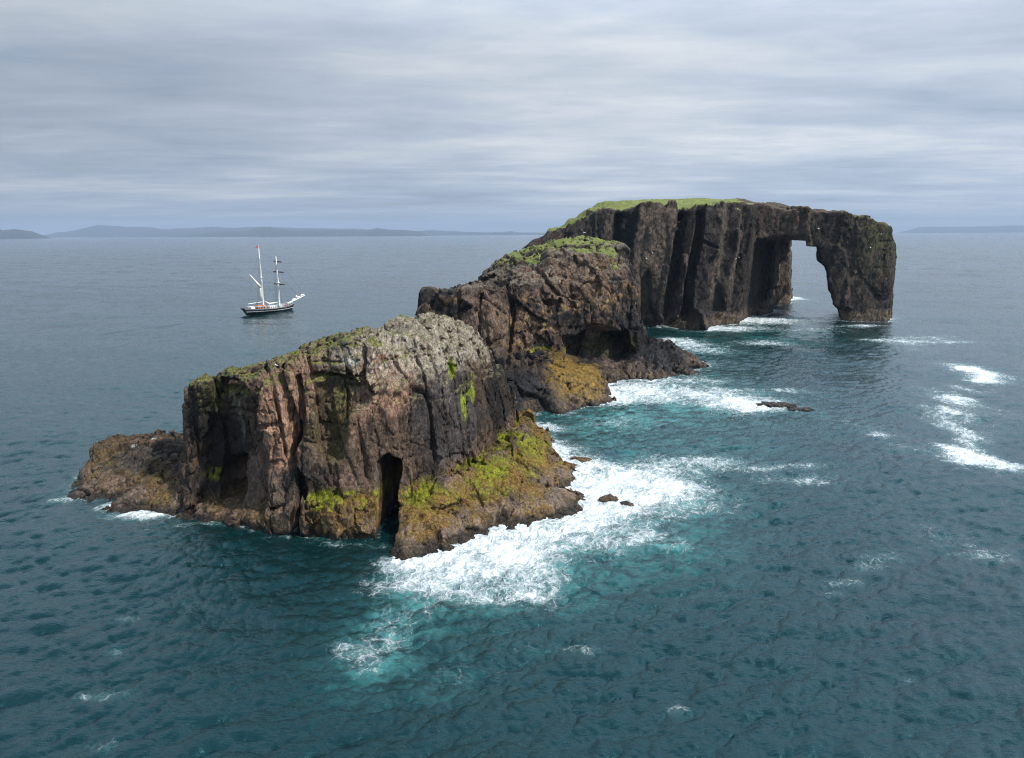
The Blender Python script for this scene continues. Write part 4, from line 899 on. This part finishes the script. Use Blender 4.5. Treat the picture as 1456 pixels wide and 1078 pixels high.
def build_ship():
    root = empty('sailing_ship', (SC[0], SC[1], .55), SR); L = SL / 2
    tag(root, 'two-masted black hulled sailing ship with furled sails under way on the left', 'ship')
    def sect(t):      # t -1 stern .. 1 bow
        hb = 2.55 * max(0.0, 1 - abs((t + .12) / 1.12) ** 3.0) ** .75 if t > -.12 else 2.55 * (1 - .42 * ((-.12 - t) / .88) ** 2.2)
        sheer = 1.35 + .95 * max(0, t) ** 2.2 + .45 * max(0, -t) ** 2
        over = 1 + .04 * t
        return hb, sheer
    N = 40; rings = []; rail = []; stripe = ([], []); capt = []
    ts = np.linspace(-1.06, 1.03, N)
    for t in ts:
        hb, sh = sect(min(t, 1.0)); hb = max(hb, .07); ring = []
        for a, zz in ((0, -.9), (.45, -.7), (.80, -.15), (.93, .3), (.98, .8), (1.0, sh)):
            rake = .16 * max(0, t) ** 3 * (zz + .9) * 2.2 - .10 * max(0, -t) ** 6 * (zz + .5) * 3
            ring.append((t * L + rake, a * hb * (.35 + .65 * min(1, (zz + 1.4) / 1.9)) if t < 0.2 else a * hb * (1 - .5 * max(0, t - .2) * (1 - (zz + .9) / 3.2)), zz))
        full = [(x, -y, z) for x, y, z in ring[::-1]] + ring[1:]
        rings.append(full)
    MB().loft(rings).build('hull', HULLM, root)
    def band(z0, z1, out):
        m = MB()
        for sgn in (-1, 1):
            rr = []
            for r in rings:
                side = r[:6][::-1]
                def pick(z):
                    for (xa, ya, za), (xb, yb, zb) in zip(side[:-1], side[1:]):
                        if za <= z <= zb: q = (z - za) / (zb - za); return (xa + (xb - xa) * q, ya + (yb - ya) * q, z)
                    return side[-1]
                sh = side[-1][2]; zt = z1(sh); zb_ = z0(sh)
                a = pick(min(zb_, sh - .01)); b = pick(min(zt, sh - .005))
                rr.append([(a[0], -sgn * (a[1] - out), a[2]), (b[0], -sgn * (b[1] - out), b[2]), (b[0], -sgn * (b[1] + .02), b[2]), (a[0], -sgn * (a[1] + .02), a[2])])
            m.loft(rr)
        return m
    band(lambda s: .38 + (s - 1.35) * .35, lambda s: .54 + (s - 1.35) * .35, .03).build('stripe', WHITEM, root)
    band(lambda s: s - .12, lambda s: s - .02, .05).build('rail', WHITEM, root)
    m = MB(); m.loft([[(r[0][0], r[0][1] * .97, r[0][2] - .35), (r[-1][0], r[-1][1] * .97, r[-1][2] - .35), (r[-1][0], r[-1][1] * .97, r[-1][2] - .45), (r[0][0], r[0][1] * .97, r[0][2] - .45)] for r in rings[1:-1]]).build('deck', DECKM, root)
    m = MB()
    for i in range(2, N - 2, 2):
        for k in (0, -1): p = rings[i][k]; m.tube([(p[0], p[1] * .98, p[2]), (p[0], p[1] * .98, p[2] + .75)], .035, 6)
    for k in (0, -1): m.tube([(r[k][0], r[k][1] * .98, r[k][2] + .75) for r in rings[2:-1]], .04, 6)
    m.build('railing', WHITEM, root)
    def house(x, ln, wd, h, mat, z=1.1, win=True, nm='deckhouse'):
        o = MB().box((x, 0, z + h / 2), (ln, wd, h)).build(nm, mat, root)
        r = MB().box((x, 0, z + h + .06), (ln + .25, wd + .25, .12)).build('roof', WHITEM, o)
        if win:
            for q in range(3):
                for sg in (-1, 1): MB().box((x + (q - 1) * ln * .3, sg * (wd / 2 + .01), z + h * .6), (ln * .16, .05, h * .32)).build('window', GLASSD, o)
    house(-L * .42, 3.4, 2.4, 1.15, WOOD); house(L * .12, 3.0, 2.2, .9, WHITEM); house(L * .52, 1.6, 1.6, .8, WHITEM, 1.25, False)
    MB().box((-L * .80, 0, 1.95), (1.5, 2.4, .9)).build('stern_locker', WHITEM, root)
    m = MB(); m.box((-L * .42, 0, 2.62), (3.0, 2.0, .22)); m.box((-L * .18, .9, 1.6), (1.2, .8, .7)); m.build('canvas_cover', ORANGE, root)
    m = MB()
    for q in range(12): t = 2 * math.pi * q / 12; m.tube([(-L * .66, .45 * math.cos(t), 2.1 + .45 * math.sin(t)), (-L * .66, .45 * math.cos(t + .53), 2.1 + .45 * math.sin(t + .53))], .05, 6)
    for q in range(4): t = math.pi * q / 4; m.tube([(-L * .66, -.6 * math.cos(t), 2.1 - .6 * math.sin(t)), (-L * .66, .6 * math.cos(t), 2.1 + .6 * math.sin(t))], .03, 5)
    m.build('steering_wheel', WOOD, root)
    xm = -L * .26; xf = L * .47
    main = MB().tube([(xm, 0, 1.0), (xm - .12, 0, 12.5), (xm - .28, 0, 24.3)], [.36, .32, .20], 12).build('mast', CREAM, root)
    MB().box((xm - .14, 0, 13.2), (.8, 1.3, .18)).build('crosstree', CREAM, main)
    fore = MB().tube([(xf, 0, 1.2), (xf, 0, 11), (xf - .1, 0, 21.3)], [.36, .32, .20], 12).build('mast', CREAM, root)
    MB().box((xf, 0, 11.0), (.9, 1.5, .25)).build('crosstree', CREAM, fore)
    MB().tube([(xf, 0, 12.5), (xf + .05, 0, 15)], [.42, .38], 10).build('topmast_doubling', CREAM, fore)
    for z, ln in ((10.2, 9.4), (15.0, 9.0), (19.0, 6.6)):
        y = MB().tube([(xf + .45, -ln / 2, z), (xf + .45, 0, z), (xf + .45, ln / 2, z)], [.07, .15, .07], 8).build('yard', BROWNS, root)
        pts = []; rad = []
        for q in range(15): s_ = -1 + 2 * q / 14; pts.append((xf + .5, s_ * ln * .45, z + .16 + .04 * math.sin(q * 2.1))); rad.append(.21 + .07 * math.sin(q * 1.7) if 0 < q < 14 else .07)
        MB().tube(pts, rad, 8).build('furled_sail', BROWNS, y, True)
    gaff = MB().tube([(xm - .35, 0, 9.4), (xm - 4.9, 0, 14.7)], [.16, .09], 8).build('gaff', CREAM, root)
    MB().tube([(xm - .5, .05, 9.6), (xm - 2.0, .1, 11.2), (xm - 3.9, .05, 13.6), (xm - 4.6, 0, 14.5)], [.55, .42, .26, .08], 10).build('furled_sail', SAILW, gaff, True)
    MB().tube([(xm - .5, 0, 4.3), (xm - .75, 0, 6.5), (xm - .65, 0, 8.6), (xm - .45, 0, 9.8)], [.30, .48, .55, .35], 10).build('furled_sail', SAILW, main, True)
    MB().tube([(xm - .3, 0, 3.9), (-L * .95, 0, 3.5)], [.14, .1], 8).build('boom', CREAM, root)
    MB().tube([(xm + .4, 0, 4.2), (xm + 2.4, 0, 3.0), (xf - .6, 0, 3.3)], [.1, .30, .12], 8).build('furled_staysail', SAILW, root, True)
    bs = MB().tube([(L * .86, 0, 2.6), (L + 3.2, 0, 4.0), (L + 6.6, 0, 5.3)], [.26, .22, .12], 10).build('bowsprit', CREAM, root)
    for a, b, r_ in ((.3, 2.6, .34), (2.7, 4.3, .30), (4.4, 6.3, .34)):
        MB().tube([(L + a, 0, 3.15 + a * .40), (L + (a + b) / 2, .1, 3.4 + (a + b) * .2), (L + b, 0, 3.15 + b * .40)], [.12, r_, .14], 9).build('furled_jib', SAILW, bs, True)
    MB().tube([(L + 2.6, 0, 4.6), (L + 2.9, 0, 5.5)], [.42, .25], 8).build('furled_jib', SAILW, bs, True)
    m = MB()
    for x0, top, spread in ((xm, (xm - .2, 0, 22.5), 2.3), (xm, (xm - .14, 0, 13.2), 2.3), (xf, (xf - .05, 0, 19.8), 2.1), (xf, (xf, 0, 11.2), 2.1)):
        for sg in (-1, 1):
            for q in (-1.3, -.4, .5): m.tube([(x0 + q - .4, sg * spread, 1.6), top], .028, 4)
    m.tube([(L + 6.4, 0, 5.3), (xf, 0, 21)], .028, 4); m.tube([(L + 3.8, 0, 4.4), (xf, 0, 15)], .028, 4); m.tube([(L + .6, 0, 3.2), (xf, 0, 11.2)], .028, 4)
    m.tube([(xf, 0, 19.5), (xm - .2, 0, 23)], .025, 4); m.tube([(xf, 0, 3), (xm - .1, 0, 13.2)], .028, 4); m.tube([(xm - 4.8, 0, 14.6), (xm - .25, 0, 22)], .025, 4)
    m.tube([(-L, 0, 2.2), (xm - .28, 0, 24)], .025, 4); m.tube([(xm - 4.8, 0, 14.6), (-L * .9, 0, 3.5)], .022, 4)
    m.build('rigging', ROPE, root)
    pn = MB(); pr = []
    for q in range(8):
        t = q / 7; w_ = .55 * (1 - .75 * t); y = .18 * math.sin(t * 6); x = xm - .3 - t * 1.3; z = 25.3 - t * .5
        pr.append([(x, y - .02, z - w_), (x, y + .02, z - w_), (x, y + .02, z + w_ * .6), (x, y - .02, z + w_ * .6)])
    pn.loft(pr).build('pennant', REDM, root); MB().tube([(xm - .28, 0, 24.2), (xm - .3, 0, 25.9)], .05, 6).build('flagstaff', CREAM, root)
    m = MB(); m.tube([(-L * 1.0, -1.0, 2.0), (-L * 1.0 - .9, -1.0, 2.9), (-L - 1.6, -1.0, 2.6)], .07, 6); m.tube([(-L * 1.0, 1.0, 2.0), (-L - .9, 1.0, 2.9), (-L - 1.6, 1.0, 2.6)], .07, 6); m.build('davit', HULLM, root)
    # the small boat hung behind the stern
    d = empty('dinghy', (SC[0] + math.cos(SR) * (-L - 1.7), SC[1] + math.sin(SR) * (-L - 1.7), 2.0), SR + math.pi / 2)
    tag(d, 'small dark dinghy hanging from davits behind the ship stern', 'dinghy')
    rr = []
    for q in range(13):
        t = -1 + q / 6; hb = .62 * max(0.03, 1 - abs(t) ** 2.6); ring = []
        for k in range(9): a_ = math.pi * k / 8; ring.append((t * 1.7, -hb * math.cos(a_), .25 * abs(t) ** 2 + .45 - .62 * math.sin(a_) * (1 - .35 * abs(t) ** 2)))
        rr.append(ring)
    MB().loft(rr).build('hull', NAVY, d); MB().box((0, 0, .42), (.25, 1.1, .06)).build('thwart', WOOD, d)
build_ship()

def person(local, jacket, legs, label, rz, arm=.25):
    """one continuous standing figure grown along a skeleton, clothes as fitted layers"""
    c, s = math.cos(SR), math.sin(SR); x, y, z = local
    r = empty('person', (SC[0] + x * c - y * s, SC[1] + x * s + y * c, z + .3), rz); tag(r, label, 'person', 'people on the ship deck')
    m = MB()   # body: head, neck, hands ; built as lofted rings so that it stays light
    def limb(mb, pts, rad, n=10, fl=1.0): mb.tube(pts, rad, n)
    body = MB(); limb(body, [(0, 0, .80), (0, 0, 1.0), (0, 0, 1.28), (0, 0, 1.42), (0, 0, 1.47), (0, 0, 1.53), (0, .01, 1.57), (0, .015, 1.64), (0, 0, 1.71), (0, 0, 1.75)], [.13, .14, .17, .13, .055, .06, .085, .10, .075, .02], 12)
    for sg in (-1, 1):
        limb(body, [(sg * .16, 0, 1.38), (sg * .23, .02, 1.12), (sg * .22, arm * .6, .92), (sg * .21, arm * .8, .82)], [.05, .04, .033, .045], 8)
        limb(body, [(sg * .09, 0, .85), (sg * .11, .01, .48), (sg * .12, 0, .08), (sg * .12, .12, .03)], [.08, .055, .04, .035], 8)
    b = body.build('body', SKIN, r, True)
    j = MB(); limb(j, [(0, 0, .78), (0, 0, .95), (0, 0, 1.25), (0, 0, 1.40), (0, 0, 1.47)], [.17, .17, .20, .17, .075], 12)
    for sg in (-1, 1): limb(j, [(sg * .15, 0, 1.40), (sg * .24, .02, 1.12), (sg * .225, arm * .55, .90)], [.075, .06, .05], 8)
    j.build('jacket', jacket, r, True)
    t = MB()
    for sg in (-1, 1): limb(t, [(sg * .08, 0, .88), (sg * .11, .01, .48), (sg * .12, 0, .07)], [.11, .08, .065], 8)
    t.build('trousers', legs, r, True)
    h = MB(); limb(h, [(0, -.02, 1.62), (0, -.02, 1.68), (0, -.01, 1.745), (0, 0, 1.78)], [.108, .112, .09, .03], 10); h.build('hair', BROWNS, r, True)
L_ = SL / 2
person((-L_ * .60, -1.3, 1.25), REDM, NAVY, 'person in a red jacket standing by the rail near the stern', 2.6)
person((-L_ * .70, 1.0, 1.25), REDM, NAVY, 'person in a red jacket standing behind the wheel on the far side', 1.0)
person((-L_ * .55, -.1, 2.75), NAVY, NAVY, 'person in dark clothes standing highest on the cabin roof', 2.0)
person((-L_ * .16, -1.7, 1.15), ORANGE, NAVY, 'person in an orange jacket standing beside the main mast', 2.9)
person((L_ * .74, -.8, 1.35), REDM, NAVY, 'person in a red jacket standing in the bow', 1.5)

# ------------------------------------------------------------------ birds
BIRDW = plain('bird_white', (.85, .85, .83), .8, var=.04); BIRDG = plain('bird_grey', (.30, .31, .33), .8); BIRDK = plain('bird_black', (.012, .012, .014), .6); BEAK = plain('beak', (.6, .38, .05), .5)
dg = bpy.context.evaluated_depsgraph_get()
def hit(px, py):
    """the nearest rock surface seen in that direction from the camera"""
    r = Vector(ray(px, py)).normalized(); ok, loc, nor, i, ob, mt = scene.ray_cast(dg, Vector((0, 0, CAMH)) + r * 20, r)
    return (loc, nor) if ok else (Vector(at(px, py)), Vector((0, 0, 1)))
def flying(px, py, y, rz, span, label, mat, flap=.25):
    p = aty(px, py, y); r = empty('gull', p, rz); tag(r, label, 'gull', 'gulls on the wing'); s = span / 2
    MB().tube([(-.32 * s, 0, 0), (-.2 * s, 0, 0), (.1 * s, 0, .02 * s), (.3 * s, 0, .05 * s), (.40 * s, 0, .06 * s), (.48 * s, 0, .05 * s)], [.02 * s, .07 * s, .11 * s, .08 * s, .06 * s, .01], 10).build('body', mat, r, True)
    for sg in (-1, 1):
        rr = []
        for q in range(8):
            t = q / 7; ch = .17 * s * (1 - t) ** .6 + .015 * s; x = .08 * s * math.sin(t * 3) - .12 * s * t * t; z = flap * s * math.sin(t * 1.9) ; y_ = sg * (.05 + t * .95) * s
            rr.append([(x + ch, y_, z), (x, y_, z + .012 * s), (x - ch * .8, y_, z), (x, y_, z - .012 * s)])
        MB().loft(rr).build('wing', BIRDG if mat is BIRDG else BIRDW, r, True)
    MB().tube([(.46 * s, 0, .05 * s), (.56 * s, 0, .03 * s)], [.02 * s, .004], 6).build('beak', BEAK, r)
    MB().loft([[(-.28 * s, -.05 * s, .0), (-.28 * s, .05 * s, 0), (-.28 * s, .05 * s, .015 * s), (-.28 * s, -.05 * s, .015 * s)], [(-.5 * s, -.09 * s, 0), (-.5 * s, .09 * s, 0), (-.5 * s, .09 * s, .01 * s), (-.5 * s, -.09 * s, .01 * s)]]).build('tail', BIRDW, r)
flying(831, 331, 172, .3, 1.5, 'white gull flying with raised wings in front of the left cliff of the arch', BIRDW)
flying(611, 297.5, 205, 1.2, 1.3, 'grey gull flying in the sky above the far hills, left one of two', BIRDG, .4)
flying(616, 298.5, 215, 1.9, 1.1, 'grey gull flying in the sky above the far hills, right one of two', BIRDG, .3)
def sitting(px, py, sc, label, dark=False, rz=0.0, wall=True):
    loc, nor = hit(px, py)
    n2_ = Vector((nor.x, nor.y, 0)); n2_ = n2_.normalized() if n2_.length > .1 else Vector((0, -1, 0))
    base = loc + (n2_ * .22 * sc if wall else Vector((0, 0, 0)))
    r = empty('cormorant' if dark else 'gull', base, rz); tag(r, label, 'cormorant' if dark else 'gull', None if dark else 'gulls resting on the rocks'); s = sc
    if dark:
        MB().tube([(-.25 * s, 0, .02 * s), (-.10 * s, 0, .22 * s), (0, 0, .45 * s), (.05 * s, 0, .62 * s), (.03 * s, 0, .80 * s), (.06 * s, 0, .93 * s), (.12 * s, 0, .98 * s), (.17 * s, 0, .97 * s)], [.03 * s, .11 * s, .14 * s, .10 * s, .05 * s, .045 * s, .05 * s, .02 * s], 10).build('body', BIRDK, r, True)
        MB().tube([(.16 * s, 0, .97 * s), (.27 * s, 0, .97 * s)], [.018 * s, .006], 6).build('beak', BEAK, r)
        for sg in (-1, 1): MB().tube([(.0, sg * .05 * s, -.03 * s), (-.02 * s, sg * .05 * s, .24 * s)], .02 * s, 6).build('leg', BIRDK, r)
    else:
        MB().tube([(-.35 * s, 0, .16 * s), (-.15 * s, 0, .16 * s), (.05 * s, 0, .17 * s), (.18 * s, 0, .26 * s), (.22 * s, 0, .36 * s), (.30 * s, 0, .38 * s)], [.02 * s, .11 * s, .14 * s, .08 * s, .07 * s, .02 * s], 10).build('body', BIRDW, r, True)
        for sg in (-1, 1): MB().tube([(-.42 * s, sg * .06 * s, .17 * s), (-.1 * s, sg * .11 * s, .20 * s), (.08 * s, sg * .10 * s, .20 * s)], [.01, .07 * s, .05 * s], 8).build('wing', BIRDG, r, True)
        for sg in (-1, 1): MB().tube([(.0, sg * .04 * s, -.06 * s), (.0, sg * .04 * s, .1 * s)], .015 * s, 6).build('leg', BEAK, r)
        MB().tube([(.29 * s, 0, .38 * s), (.38 * s, 0, .36 * s)], [.02 * s, .005], 6).build('beak', BEAK, r)
sitting(379.5, 523.5, .95, 'black cormorant standing upright on the mossy left rim of the near stack', True, .4, False)
sitting(393, 521, .6, 'white and grey gull on the near stack rim close to the cormorant', False, 2.6, False)
for px, py, lab in ((928, 361, 'white gull on the pale rough buttress of the arch, brightest of three there'), (935, 351, 'white gull on the rough buttress, highest of three there'), (919, 369, 'white gull on the rough buttress, lowest of three there'),
                    (1050, 367, 'white gull on a ledge midway along the arch cliffs, right one of a pair'), (1045, 369, 'white gull on a ledge midway along the arch cliffs, left one of a pair'), (1237, 353, 'white gull on the mossy middle of the arch leg'), (1252, 334, 'white gull high on the right shoulder of the arch leg'), (1163, 326, 'white gull on the bare cliff directly above the arch opening')):
    sitting(px, py, 1.1, lab, False, random.Random(px).random() * 6)


# ------------------------------------------------------------------ haze
def haze():
    x, y0, y1, z0, z1 = 26500, -400, 27000, -12, 400
    V = np.array([(sx * x, (y0, y1)[yy], (z0, z1)[zz]) for sx in (-1, 1) for yy in (0, 1) for zz in (0, 1)], float)
    Q = np.array([(0, 1, 3, 2), (4, 6, 7, 5), (0, 4, 5, 1), (2, 3, 7, 6), (0, 2, 6, 4), (1, 5, 7, 3)])
    m = bpy.data.materials.new('haze_air'); m.use_nodes = True; t = NT(m.node_tree); t.n.clear()
    pv = t.node('ShaderNodeVolumePrincipled'); out = t.node('ShaderNodeOutputMaterial'); t.l.new(pv.outputs[0], out.inputs['Volume'])
    pv.inputs['Color'].default_value = (.48, .60, .77, 1); pv.inputs['Density'].default_value = 0.00006
    m.cycles.homogeneous_volume = True
    o = mesh_np('haze', V, Q, m, smooth=False); tag(o, kind='stuff'); return o
haze()
